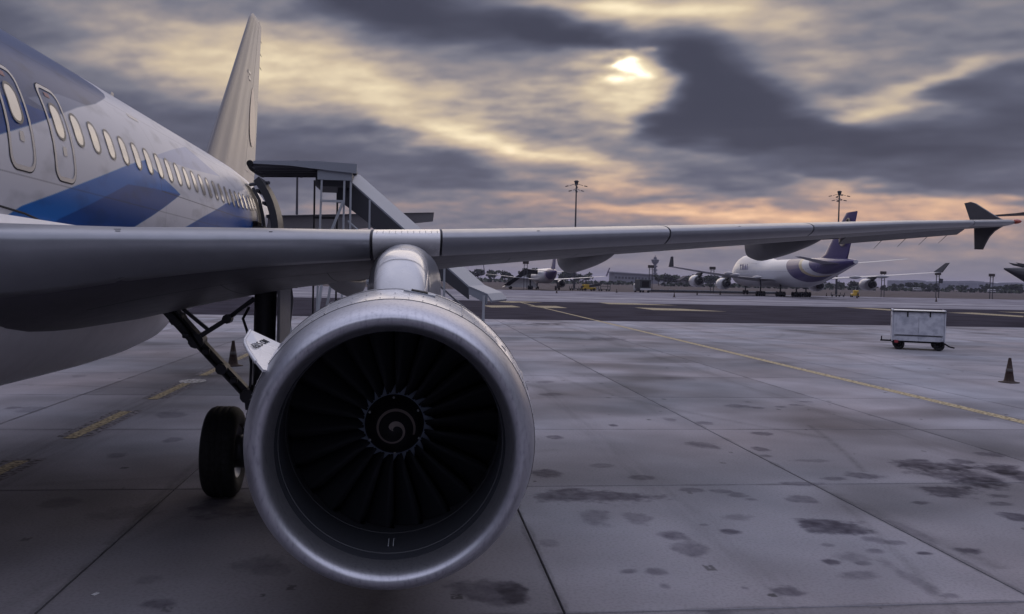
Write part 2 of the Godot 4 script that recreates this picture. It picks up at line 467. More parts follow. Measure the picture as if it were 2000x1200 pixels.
# ---------------------------------------------------------------- the apron
# x, z, half-width, half-length (m), strength
const STAINS := [
	[2.02, -12.27, 0.19, 0.29, 0.7], [2.43, -10.93, 0.81, 0.37, 0.75], [3.35, -11.97, 0.17, 0.13, 0.5], [5.08, -14.34, 0.26, 0.32, 0.6], [6.63, -15.44, 0.19, 0.21, 0.6],
	[6.01, -13.97, 0.13, 0.17, 0.6], [5.86, -13.42, 0.09, 0.1, 0.5], [5.92, -16.66, 0.17, 0.18, 0.45], [3.97, -16.35, 0.08, 0.12, 0.7], [2.59, -15.12, 0.13, 0.15, 0.6],
	[3.46, -20.84, 0.26, 0.33, 0.5], [3.64, -23.29, 0.28, 0.29, 0.4], [9.49, -40.74, 0.94, 1.08, 0.6], [6.76, -41.13, 0.53, 0.91, 0.4], [7.88, -40.98, 0.8, 0.72, 0.35],
	[5.02, -9.48, 0.36, 0.33, 1.0], [6.79, -11.98, 0.26, 0.23, 0.6], [6.24, -11.83, 0.18, 0.11, 0.5], [8.31, -12.64, 0.54, 0.55, 0.8], [8.27, -11.94, 0.62, 0.66, 0.65],
	[7.46, -11.03, 0.41, 0.31, 0.85], [8.29, -11.61, 0.36, 0.31, 0.7], [9.3, -12.25, 0.34, 0.59, 0.95], [9.02, -12.91, 0.27, 0.19, 0.6], [9.17, -11.75, 0.25, 0.64, 0.8],
	[9.95, -13.5, 0.26, 0.21, 0.6], [6.74, -10.45, 0.13, 0.1, 0.6], [8.09, -10.76, 0.22, 0.11, 0.6], [7.8, -10.34, 0.18, 0.11, 0.55], [7.58, -9.75, 0.19, 0.2, 0.8],
	[6.05, -8.52, 0.17, 0.13, 0.85], [5.5, -8.45, 0.1, 0.07, 0.95], [4.32, -8.24, 0.12, 0.11, 0.9], [4.65, -8.18, 0.08, 0.06, 0.4], [4.98, -8.56, 0.1, 0.08, 0.5],
	[5.37, -8.82, 0.12, 0.09, 0.45], [5.19, -8.93, 0.13, 0.13, 0.4], [4.57, -8.77, 0.08, 0.07, 0.4], [3.5, -7.45, 0.17, 0.14, 0.65], [4.45, -7.81, 0.18, 0.13, 0.4],
	[3.66, -9.31, 0.11, 0.1, 0.75], [2.92, -9.2, 0.16, 0.17, 0.6], [2.98, -8.72, 0.19, 0.24, 0.45], [2.22, -9.97, 0.19, 0.33, 0.35], [2.72, -9.84, 0.17, 0.27, 0.35],
	[2.16, -8.09, 0.09, 0.08, 0.6], [2.41, -8.06, 0.11, 0.09, 0.5], [2.38, -7.66, 0.08, 0.09, 0.5], [3.13, -7.57, 0.03, 0.03, 0.6], [4.39, -10.93, 0.16, 0.16, 0.5],
	[3.85, -11.22, 0.14, 0.13, 0.5], [4.24, -11.14, 0.14, 0.11, 0.4], [4.49, -10.72, 0.14, 0.1, 0.45], [5.21, -10.67, 0.21, 0.18, 0.5], [5.55, -11.54, 0.38, 0.12, 0.5],
	[7.54, -18.91, 0.31, 0.28, 0.5], [7.95, -18.72, 0.16, 0.16, 0.5], [8.52, -18.81, 0.14, 0.16, 0.5], [9.03, -19.18, 0.18, 0.16, 0.5], [8.07, -19.61, 0.12, 0.13, 0.5],
	[9.6, -19.69, 0.17, 0.13, 0.5], [5.31, -17.03, 0.14, 0.26, 0.4], [1.52, -8.97, 0.11, 0.14, 0.3], [0.95, -7.61, 0.12, 0.25, 0.7], [3.94, -9.85, 0.19, 0.15, 0.35],
	[5.0, -7.27, 0.09, 0.07, 0.5], [4.57, -8.39, 0.22, 0.18, 0.3], [5.81, -9.29, 0.11, 0.6, 0.28], [4.9, -7.72, 0.1, 0.48, 0.3], [2.94, -12.76, 0.18, 0.14, 0.35],
	[3.43, -9.6, 0.06, 0.05, 0.35], [6.46, -13.06, 0.3, 0.12, 0.3], [7.78, -24.31, 0.48, 0.52, 0.25], [14.17, -23.43, 0.5, 0.37, 0.2], [2.67, -7.02, 0.14, 0.08, 0.4],
	[12.45, -17.1, 0.18, 0.17, 0.3], [0.67, -7.63, 0.35, 0.35, 0.6], [-2.14, -7.5, 0.13, 0.12, 0.6], [-4.78, -17.56, 0.29, 0.51, 0.35], [-4.51, -13.64, 0.14, 0.19, 0.4],
	[-4.01, -14.87, 0.13, 0.23, 0.4], [-2.22, -10.61, 0.37, 0.42, 0.5], [-7.65, -18.16, 0.29, 0.4, 0.3], [-4.25, -10.8, 0.24, 0.29, 0.3], [-2.39, -8.14, 0.12, 0.12, 0.25],
	[-1.39, -8.51, 0.25, 0.31, 0.35], [-8.12, -18.36, 0.14, 0.2, 0.5], [-8.89, -23.89, 0.2, 0.35, 0.3], [-3.36, -10.43, 0.35, 0.31, 0.25]
]

func apron_image() -> Image:
	var size := 2048
	var small := 512
	var im := Image.create(small, small, false, Image.FORMAT_RGB8)
	var a := noise(31, 0.006, 4)
	var b := noise(32, 0.03, 4)
	var c := noise(33, 0.012, 3)
	for y in small:
		for x in small:
			var v := 0.82 + 0.13 * a.get_noise_2d(x, y) + 0.10 * b.get_noise_2d(x, y)
			v -= 0.15 * smoothstep(0.12, 0.5, c.get_noise_2d(x * 0.7, y))
			var k := 0.03 * c.get_noise_2d(x + 300, y)
			im.set_pixel(x, y, Color(v + k, v, v - k * 0.6))
	im.resize(size, size, Image.INTERPOLATE_CUBIC)
	var sc := size / 42.0
	var edge := noise(34, 0.035, 4)
	var inner := noise(35, 0.09, 3)
	for s in STAINS:
		var cx: float = (s[0] + 12.0) * sc
		var cy: float = (s[1] + 42.0) * sc
		var rx: float = s[2] * sc
		var ry: float = s[3] * sc
		for y in range(maxi(0, int(cy - ry * 1.5)), mini(size, int(cy + ry * 1.5) + 1)):
			for x in range(maxi(0, int(cx - rx * 1.5)), mini(size, int(cx + rx * 1.5) + 1)):
				var dx := (x - cx) / rx
				var dy := (y - cy) / ry
				var d := sqrt(dx * dx + dy * dy) + 0.75 * edge.get_noise_2d(x * 0.8, y * 0.8) + 0.25 * inner.get_noise_2d(x * 1.7, y * 1.7)
				var k: float = smoothstep(1.2, 0.55, d) * s[4] * 0.43 * (1.0 + 0.5 * inner.get_noise_2d(x, y))
				if k > 0.0:
					var p := im.get_pixel(x, y)
					im.set_pixel(x, y, Color(p.r * (1.0 - k), p.g * (1.0 - k * 1.03), p.b * (1.0 - k * 0.93)))
	# dirt drawn into the edges along the joints
	var jn := noise(36, 0.02, 3)
	var stain_joint := func(horizontal: bool, centre: float) -> void:
		for i in size:
			var wide := 1.0 + 2.2 * maxf(0.0, 0.35 + jn.get_noise_2d(i, centre))
			for k in range(-4, 5):
				var f := 1.0 - 0.17 * clampf(wide - absf(k) * 0.8, 0.0, 1.0) * (0.75 + 0.5 * inner.get_noise_2d(i * 1.5, k * 9.0 + centre))
				var px := i if horizontal else int(centre) + k
				var py := int(centre) + k if horizontal else i
				if px >= 0 and py >= 0 and px < size and py < size:
					im.set_pixel(px, py, im.get_pixel(px, py) * f)
	for j in range(-2, 8):
		stain_joint.call(false, (-3.06 + 4.40 * j + 12.0) * sc)
	for j in 9:
		stain_joint.call(true, (42.0 - 2.65 - 4.42 * j) * sc)
	var r := RandomNumberGenerator.new()
	r.seed = 77
	# hairline cracks that wander across single slabs
	for i in 16:
		var p := Vector2(r.randf() * size, r.randf_range(0.35, 1.0) * size)
		var dir := Vector2.from_angle(r.randf() * TAU)
		for step in r.randi_range(60, 200):
			p += dir
			dir = dir.rotated(r.randf_range(-0.22, 0.22))
			if p.x < 1 or p.y < 1 or p.x >= size - 1 or p.y >= size - 1: break
			im.set_pixel(int(p.x), int(p.y), im.get_pixel(int(p.x), int(p.y)) * r.randf_range(0.6, 0.85))
	# wheel tracks either side of the guide line
	for tr in [[9.3, 0.28, 0.07], [13.1, 0.55, 0.10], [16.9, 0.28, 0.07], [-5.7, 0.6, 0.08], [3.4, 0.25, 0.05]]:
		for y in size:
			var cx: float = (tr[0] + 12.0) * sc + 5.0 * jn.get_noise_1d(y * 0.4 + tr[0] * 50.0)
			for x in range(int(cx - tr[1] * sc * 2.0), int(cx + tr[1] * sc * 2.0)):
				if x < 0 or x >= size: continue
				var f := 1.0 - float(tr[2]) * exp(-pow((x - cx) / (tr[1] * sc), 2.0)) * (1.0 + 1.4 * edge.get_noise_2d(x * 3.0, y * 0.25))
				im.set_pixel(x, y, im.get_pixel(x, y) * f)
	# rubber streaks and small drips
	for i in 420:
		var x0 := r.randi_range(0, size - 1)
		var y0 := r.randi_range(0, size - 1)
		var n := r.randi_range(1, 5)
		var dark := r.randf_range(0.55, 0.9)
		for y in range(y0, mini(size, y0 + n + r.randi_range(0, 3))):
			for x in range(x0, mini(size, x0 + n)):
				if r.randf() < 0.8:
					var p := im.get_pixel(x, y)
					im.set_pixel(x, y, p * dark)
	for i in 46:
		var p := Vector2(r.randf() * size, r.randf() * size)
		var dir := Vector2(r.randf_range(-0.35, 0.35), 1.0).normalized()
		if i % 4 == 0:
			dir = Vector2(1.0, r.randf_range(-0.2, 0.2)).normalized()
		var bend := r.randf_range(-0.0012, 0.0012)
		var wide := r.randf_range(3, 9)
		var soft := r.randf_range(0.04, 0.15)
		for step in r.randi_range(120, 620):
			p += dir
			dir = dir.rotated(bend)
			var side := dir.orthogonal()
			for k in range(-int(wide), int(wide) + 1):
				var q := p + side * k
				if q.x < 0 or q.y < 0 or q.x >= size or q.y >= size: continue
				var f := 1.0 - soft * (1.0 - absf(k) / wide) * (0.7 + 0.6 * edge.get_noise_2d(q.x * 2.0, q.y * 2.0))
				var o := im.get_pixel(int(q.x), int(q.y))
				im.set_pixel(int(q.x), int(q.y), o * f)
	return im

func sheet(st: SurfaceTool, x0: float, x1: float, z0: float, z1: float, y: float) -> void:
	quad(st, Vector3(x0, y, z0), Vector3(x0, y, z1), Vector3(x1, y, z1), Vector3(x1, y, z0))

func ground_mat(called: String, c: Color, tex: Texture2D, scale: float, rough: float) -> StandardMaterial3D:
	var m := mat(called, c, rough)
	m.metallic_specular = 0.25
	m.albedo_texture = tex
	m.uv1_triplanar = true
	m.uv1_world_triplanar = true
	m.uv1_scale = Vector3.ONE * scale
	return m

func make_ground() -> void:
	var tex := ImageTexture.create_from_image(apron_image())
	var grain := noise_tex(41, 0.09, [[0.0, Color(0.88, 0.88, 0.88)], [0.5, Color(0.98, 0.98, 0.98)], [1.0, Color(1, 1, 1)]], 512, 5)
	var broad := noise_tex(42, 0.01, [[0.0, Color(0.72, 0.71, 0.72)], [0.5, Color(0.9, 0.9, 0.9)], [1.0, Color(1, 1, 1)]], 512, 6)
	var slab_mats := []
	for k in 5:
		var f: float = [1.0, 0.92, 1.07, 0.84, 1.02][k]
		var m := ground_mat("slab_%d" % k, lin(0.395 * f, 0.375 * f, 0.41 * f), tex, 1.0 / 42.0, 0.88)
		m.uv1_offset = Vector3(12.0 / 42.0, 0, 42.0 / 42.0)
		m.detail_enabled = true
		m.detail_albedo = grain
		m.detail_blend_mode = BaseMaterial3D.BLEND_MODE_MUL
		m.detail_uv_layer = BaseMaterial3D.DETAIL_UV_2
		slab_mats.append(m)
	var st := mb()
	sheet(st, -5000, 5000, 1500, -7000, -0.06)
	struct(st, "ground", ground_mat("dry_grass", lin(0.085, 0.068, 0.070), broad, 1.0 / 60.0, 0.95))
	# concrete outside the stretch where single slabs can be told apart
	var concrete := ground_mat("concrete_far", lin(0.39, 0.37, 0.405), broad, 1.0 / 35.0, 0.85)
	st = mb()
	sheet(st, -400, 500, 60, -2.65, -0.004)
	struct(st, "apron", concrete)
	st = mb()
	sheet(st, -400, -42.66, -2.65, -59.8, -0.004)
	sheet(st, 54.13, 500, -2.65, -57.0, -0.004)
	struct(st, "apron", concrete)
	st = mb()
	sheet(st, -42.66, 54.13, -2.65, -60.2, -0.022)
	var bed := struct(st, "joint_bed", mat("joint_filler", lin(0.018, 0.016, 0.020), 0.9))
	# slabs, each with chamfered edges and open joints
	var slab_mesh := slab_shape(4.40, 4.42)
	var pave := Node3D.new()
	pave.name = "concrete_pavement"
	pave.set_meta("kind", "structure")
	add_child(pave, true)
	rng.seed = 5
	for row in 13:
		var z := -2.65 - 4.42 * (row + 0.5)
		var d := -z
		for col in range(-9, 13):
			var x := -3.06 + 4.40 * (col + 0.5)
			var seen := x > -0.52 * d - 3.5 and x < 0.86 * d + 4.5
			var pick := rng.randi() % 5
			if row == 7:
				pick = 3
			if seen:
				put(slab_mesh, "slab", slab_mats[pick], pave, Transform3D(Basis.IDENTITY, Vector3(x, 0, z)))
	# the slabs out of the picture on either side, as one sheet
	st = mb()
	for row in 13:
		var z := -2.65 - 4.42 * (row + 0.5)
		var d := -z
		for col in range(-9, 13):
			var x := -3.06 + 4.40 * (col + 0.5)
			if not (x > -0.52 * d - 3.5 and x < 0.86 * d + 4.5):
				sheet(st, x - 2.19, x + 2.19, z + 2.2, z - 2.2, 0.0)
	struct(st, "apron", concrete)
	# taxiway asphalt and the stands beyond it
	var asphalt := ground_mat("asphalt", lin(0.046, 0.041, 0.054), broad, 1.0 / 28.0, 0.95)
	asphalt.metallic_specular = 0.06
	st = mb()
	quad(st, Vector3(-400, 0.002, -64.5), Vector3(-400, 0.002, -108), Vector3(500, 0.002, -108), Vector3(500, 0.002, -52.5))
	struct(st, "taxiway", asphalt)
	st = mb()
	sheet(st, -400, 500, -107.9, -216, 0.0)
	var far := ground_mat("concrete_beyond", lin(0.26, 0.245, 0.275), broad, 1.0 / 45.0, 0.95)
	far.metallic_specular = 0.08
	struct(st, "far_apron", far)
	st = mb()
	sheet(st, -400, 500, -118, -121, 0.004)
	sheet(st, -400, 500, -133, -141, 0.004)
	struct(st, "pavement_band", ground_mat("concrete_pale", lin(0.30, 0.285, 0.315), broad, 1.0 / 20.0, 0.75))
	paint_markings()

func slab_shape(sx: float, sz: float) -> Mesh:
	var st := mb()
	var g := 0.011
	var bv := 0.006
	var hx := sx * 0.5 - g
	var hz := sz * 0.5 - g
	var rings := []
	for q in [[0.0, -0.021], [0.0, -bv], [bv, 0.0]]:
		var x: float = hx - q[0]
		var z: float = hz - q[0]
		rings.append(PackedVector3Array([Vector3(-x, q[1], -z), Vector3(-x, q[1], z), Vector3(x, q[1], z), Vector3(x, q[1], -z)]))
	for i in 2:
		for j in 4:
			var k := (j + 1) % 4
			for p in [rings[i][j], rings[i + 1][j], rings[i + 1][k], rings[i][j], rings[i + 1][k], rings[i][k]]:
				st.set_uv2(Vector2(p.x, p.z) / 2.2)
				st.set_uv(Vector2(p.x, p.z) / 2.2)
				st.add_vertex(p)
	var r: PackedVector3Array = rings[2]
	for j in [0, 1, 2, 0, 2, 3]:
		st.set_uv2(Vector2(r[j].x, r[j].z) / 2.2)
		st.set_uv(Vector2(r[j].x, r[j].z) / 2.2)
		st.add_vertex(r[j])
	st.generate_normals()
	return st.commit()

func paint_markings() -> void:
	var wear := noise_tex(51, 0.03, [[0.0, Color(0.35, 0.34, 0.34)], [0.38, Color(0.75, 0.74, 0.72)], [0.55, Color(1, 1, 1)], [1.0, Color(1, 1, 1)]], 512, 5)
	var yellow := ground_mat("line_yellow", lin(0.40, 0.325, 0.20), wear, 0.6, 0.7)
	var faded := ground_mat("line_faded", lin(0.34, 0.28, 0.18), wear, 0.35, 0.75)
	var black := ground_mat("line_black", lin(0.20, 0.185, 0.205), wear, 0.5, 0.8)
	var white := ground_mat("line_white", lin(0.55, 0.53, 0.52), wear, 0.5, 0.7)
	var st := mb()
	for k in 40:      # split at the joints so that paint does not bridge them
		var z := -2.65 - 2.21 * k
		if z > -60:
			sheet(st, 12.93, 13.25, z - 0.012, z - 2.198, 0.004)
	sheet(st, 12.95, 13.2, -60.3, -107, 0.007)
	var o := struct(st, "guide_line", yellow)
	for d in [[10.6, 13.25], [15.0, 17.9], [19.6, 22.6], [24.2, 27.0], [28.6, 31.4], [33.2, 36.0]]:
		st = mb()
		sheet(st, -5.98, -5.42, -d[0] - 0.15, -d[1] - 0.15, 0.004)
		var bl := struct(st, "lead_in_dash", black)
		st = mb()
		sheet(st, -5.82, -5.60, -d[0], -d[1], 0.008)
		obj(st, "yellow_paint", yellow, bl)
	st = mb()
	var pts := PackedVector2Array()
	for i in 20:
		pts.append(Vector2(cos(TAU * i / 20) * 0.33, sin(TAU * i / 20) * 0.46))
	for i in range(1, 19):
		tri(st, Vector3(-5.66 + pts[0].x, 0.012, -22.9 + pts[0].y), Vector3(-5.66 + pts[i].x, 0.012, -22.9 + pts[i].y), Vector3(-5.66 + pts[i + 1].x, 0.012, -22.9 + pts[i + 1].y))
	struct(st, "white_spot_marking", white)
	for q in [[24.1, -109, 23.9, -101.7, 32.5, -101.4, 28.9, -108], [24.1, -90.5, 24.1, -83.3, 31.5, -82.5, 28.8, -88.8], [8.8, -106.6, 11.8, -100.9, 16.2, -104.5, 13.4, -107.5], [7.2, -88.5, 7.7, -82.8, 10.9, -85.0, 10.6, -90.2], [12.3, -90.3, 12.9, -83.8, 15.7, -85.1, 15.5, -91.1], [56.4, -105.6, 56.9, -95.6, 60.1, -101.1, 59.8, -105.3], [61.3, -91.5, 62.5, -80.7, 65.6, -84.6, 65.7, -93.2], [73, -99, 73.5, -90, 84, -88, 83, -97]]:
		st = mb()
		quad(st, Vector3(q[0], 0.007, q[1]), Vector3(q[6], 0.007, q[7]), Vector3(q[4], 0.007, q[5]), Vector3(q[2], 0.007, q[3]))
		struct(st, "taxiway_marking", faded)

# ---------------------------------------------------------------- the big airliner on the left
# distance aft of the camera, half-width, crown, keel
const HULL := [[-7.0, 0.05, 3.35, 3.25], [-6.6, 0.6, 3.95, 2.7], [-5.6, 1.15, 4.75, 2.25], [-4.0, 1.7, 5.5, 1.9], [-2.0, 1.93, 5.84, 1.78], [0.0, 1.975, 5.9, 1.76], [19.0, 1.975, 5.9, 1.76], [21.0, 1.93, 5.9, 1.95], [23.0, 1.8, 5.9, 2.32], [25.0, 1.58, 5.87, 2.8], [27.0, 1.3, 5.8, 3.3], [29.0, 1.0, 5.7, 3.8], [31.5, 0.65, 5.5, 4.3], [34.3, 0.2, 5.2, 4.85]]

func table(t: Array, d: float, k: int) -> float:
	if d <= t[0][0]: return t[0][k]
	for i in t.size() - 1:
		if d <= t[i + 1][0]:
			return lerpf(t[i][k], t[i + 1][k], (d - t[i][0]) / (t[i + 1][0] - t[i][0]))
	return t[t.size() - 1][k]

func hull(d: float, ang: float, off := 0.0) -> Vector3:
	var w := table(HULL, d, 1)
	var top := table(HULL, d, 2)
	var bot := table(HULL, d, 3)
	var h := (top - bot) * 0.5
	var a := deg_to_rad(ang)
	return Vector3(CX + (w + off) * cos(a), (top + bot) * 0.5 + (h + off) * sin(a), -d)

# A patch laid on the hull: outline in (distance aft, arc height in m from the angle a0), rings shrinking to the middle.
func hull_patch(st: SurfaceTool, d0: float, a0: float, outline: PackedVector2Array, off: float, shrink := [1.0, 0.66, 0.33]) -> void:
	st.set_smooth_group(0)
	var n := outline.size()
	var pos := func(i: int, f: float) -> Vector3:
		var p: Vector2 = outline[i % n] * f
		return hull(d0 + p.x, a0 + rad_to_deg(p.y / 2.02), off)
	for r in shrink.size() - 1:
		for i in n:
			var a: Vector3 = pos.call(i, shrink[r])
			var b: Vector3 = pos.call(i + 1, shrink[r])
			var c: Vector3 = pos.call(i + 1, shrink[r + 1])
			var d: Vector3 = pos.call(i, shrink[r + 1])
			quad(st, a, d, c, b)
	if shrink[shrink.size() - 1] < 0.5:
		for i in n:
			tri(st, pos.call(i, shrink[shrink.size() - 1]), hull(d0, a0, off), pos.call(i + 1, shrink[shrink.size() - 1]))

func hull_ring(st: SurfaceTool, d0: float, a0: float, outer: PackedVector2Array, inner: PackedVector2Array, off: float) -> void:
	st.set_smooth_group(0)
	var n := outer.size()
	var pos := func(p: Vector2) -> Vector3:
		return hull(d0 + p.x, a0 + rad_to_deg(p.y / 2.02), off)
	for i in n:
		quad(st, pos.call(outer[i]), pos.call(inner[i]), pos.call(inner[(i + 1) % n]), pos.call(outer[(i + 1) % n]))

func rounded(w: float, h: float, r: float, n := 5) -> PackedVector2Array:
	var out := PackedVector2Array()
	for c in 4:
		var o := Vector2((w * 0.5 - r) * [1, -1, -1, 1][c], (h * 0.5 - r) * [1, 1, -1, -1][c])
		for i in n + 1:
			var a := (c + float(i) / n) * PI * 0.5
			out.append(o + Vector2(cos(a), sin(a)) * r)
	# split the long straight sides so that the outline follows the curved hull
	var fine := PackedVector2Array()
	for i in out.size():
		var a := out[i]
		var b := out[(i + 1) % out.size()]
		var k := 6 if i % (n + 1) == n else 1
		for j in k:
			fine.append(a.lerp(b, float(j) / k))
	return fine

func livery() -> StandardMaterial3D:
	var w := 4096
	var h := 2048
	var im := Image.create(w, h, false, Image.FORMAT_RGB8)
	var white := lin(0.53, 0.515, 0.54)
	im.fill(white)
	var px := func(pts: Array, mirror: bool) -> Array:
		var out := []
		for p in pts:
			var ang: float = 180.0 - p[1] if mirror else p[1]
			out.append(Vector2((p[0] - 2.0) / 24.0 * w, (ang + 90.0) / 360.0 * h))
		return out
	var deep := lin(0.005, 0.050, 0.21)
	var mid := lin(0.011, 0.11, 0.37)
	var sky_blue := lin(0.33, 0.355, 0.47)
	for side in [false, true]:
		fill_poly(im, px.call([[2, -12], [8.43, 7.3], [9.3, 14.5], [10.81, 27.8], [11.76, 35.2], [12.3, 40.5], [12.67, 44.3], [12.9, 47.0], [13.06, 50.0], [13.1, 53.0], [13.0, 57.0], [12.7, 62.0], [12.0, 75.0], [11.2, 90.0], [2, 90.0]], side), lin(0.072, 0.094, 0.175))
		fill_poly(im, px.call([[2, -12], [8.43, 7.3], [9.3, 14.5], [9.9, 19.7], [7.0, 18.0], [2, 10]], side), deep)
		fill_poly(im, px.call([[9.9, 19.7], [10.81, 27.8], [11.3, 31.6], [10.3, 29.5], [9.3, 22.0]], side), lin(0.16, 0.185, 0.27))
		fill_poly(im, px.call([[8.9, -10.1], [10.4, 0.8], [12.1, 12.7], [13.05, 18.4], [13.32, 15.5], [14.6, 8.2], [13.2, -3.2], [12.01, -12.7], [11.0, -20.5], [10.04, -28], [7.5, -28]], side), mid)
		fill_poly(im, px.call([[9.83, -11.9], [11.0, -2.6], [11.97, 5.0], [13.2, 6.8], [14.6, 8.2], [13.2, -3.2], [12.01, -12.7], [11.0, -20.5], [10.0, -28], [8.6, -28]], side), deep)
		fill_poly(im, px.call([[14.42, -9.1], [16.0, 0.5], [17.54, 9.0], [18.1, 12.3], [20.5, 21.0], [23.74, 31.6], [24.5, 24.0], [24.5, -40], [11, -40]], side), lin(0.010, 0.07, 0.26))
		fill_poly(im, px.call([[13.56, 22.0], [15.2, 32.5], [16.79, 42.1], [17.68, 35.1], [18.66, 30.6], [16.0, 25.0]], side), sky_blue)
	im.shrink_x2()
	# lap joints and rows of fasteners: fine darker lines
	w = 2048
	h = 1024
	var dark := func(x: int, y: int, f: float) -> void:
		im.set_pixel(x, y, im.get_pixel(x, y) * f)
	for ang in [-2.0, 42.0, 74.0, 182.0]:
		var y := int((ang + 90.0) / 360.0 * h)
		for x in w:
			dark.call(x, y, 0.82 if x % 3 else 0.7)
	for d in [5.2, 7.7, 13.72, 16.4, 19.0, 21.1, 23.2]:
		var x := int((d - 2.0) / 24.0 * w)
		for y in range(150, 620):
			dark.call(x, y, 0.84 if y % 3 else 0.72)
	for y in range(int((7.0 + 90.0) / 360.0 * h), int((24.0 + 90.0) / 360.0 * h)):
		dark.call(int((13.55 - 2.0) / 24.0 * w), y, 0.45)
	for x in range(int((13.55 - 2.0) / 24.0 * w), int((20.5 - 2.0) / 24.0 * w)):
		dark.call(x, int((7.0 + 90.0) / 360.0 * h), 0.55)
	var grime := noise(61, 0.02, 4)
	for y in range(120, 560):
		for x in w:
			var k := grime.get_noise_2d(x * 0.5, y * 1.4)
			if k > 0.12:
				dark.call(x, y, 1.0 - (k - 0.12) * 0.22)
	var m := mat("fuselage_paint", Color.WHITE, 0.3)
	m.metallic_specular = 0.13
	m.albedo_texture = ImageTexture.create_from_image(im)
	m.texture_repeat = false
	return m

# ---- wing: half-span stations x with leading edge, chord, thickness
# spanwise place, height of the leading and trailing edge, thickness
const WING := [[-5.2, 3.02, 2.48, 0.68, 1.28], [-3.9, 3.04, 2.50, 0.66, 1.24], [-3.3, 3.06, 2.53, 0.62, 1.14], [-2.55, 3.10, 2.60, 0.54, 0.84], [-2.0, 3.12, 2.67, 0.55, 0.67], [-1.6, 3.14, 2.73, 0.53, 0.57], [-0.6, 3.19, 2.87, 0.46, 0.46], [0.5, 3.26, 3.08, 0.40, 0.40], [2.45, 3.41, 3.31, 0.35, 0.35], [6.1, 3.705, 3.66, 0.265, 0.265], [8.0, 3.87, 3.83, 0.21, 0.21], [11.2, 4.11, 4.12, 0.125, 0.125]]

func wing_at(x: float) -> Dictionary:
	var le := 8.8 + 0.5206 * x
	var te := 13.3 if x < 0.6 else 13.3 + (x - 0.6) * 0.278
	return {"le": le, "c": te - le, "yl": table(WING, x, 1), "yt": table(WING, x, 2), "t": table(WING, x, 3), "tl": table(WING, x, 4)}

func wing_point(x: float, s: float, upper: bool, off := 0.0) -> Vector3:
	var g := wing_at(x)
	var c: float = g.c
	var yt := 5.0 * (0.2969 * sqrt(s) - 0.126 * s - 0.3516 * s * s + 0.2843 * s * s * s - 0.1015 * s * s * s * s)
	var h: float = yt * (float(g.t) * 0.92 if upper else float(g.tl) * 1.08)
	var dir := Vector2(1.0 + 4.0 * (1.0 - s) * (1.0 - s), 8.0 * sqrt(maxf(s, 0.002))).normalized() if s < 0.2 else Vector2(0, 1)
	return Vector3(x, lerpf(g.yl, g.yt, s) + (h + off * dir.y) * (1 if upper else -1), -(float(g.le) + c * s - off * dir.x * (1 if s < 0.06 else 0)))

func wing_ring(x: float, s_upper: Array, s_lower: Array, off := 0.0) -> PackedVector3Array:
	var r := PackedVector3Array()
	for s in s_upper:
		r.append(wing_point(x, s, true, off))
	for s in s_lower:
		r.append(wing_point(x, s, false, off))
	return r

func stations(a: float, b: float, n: int) -> Array:
	var out := []
	for i in n + 1:
		out.append(lerpf(a, b, float(i) / n))
	return out

func slat(root: Node3D, a: float, b: float, called: String, m: Material) -> void:
	var st := mb()
	var rings := []
	for x in stations(a, b, maxi(2, int((b - a) / 0.5))):
		rings.append(wing_ring(x, [0.15, 0.125, 0.10, 0.075, 0.055, 0.038, 0.024, 0.013, 0.005, 0.0], [0.004, 0.012, 0.024, 0.038, 0.055, 0.07], 0.005))
	loft(st, rings, true, true, true)
	obj(st, called, m, root, -BASE)

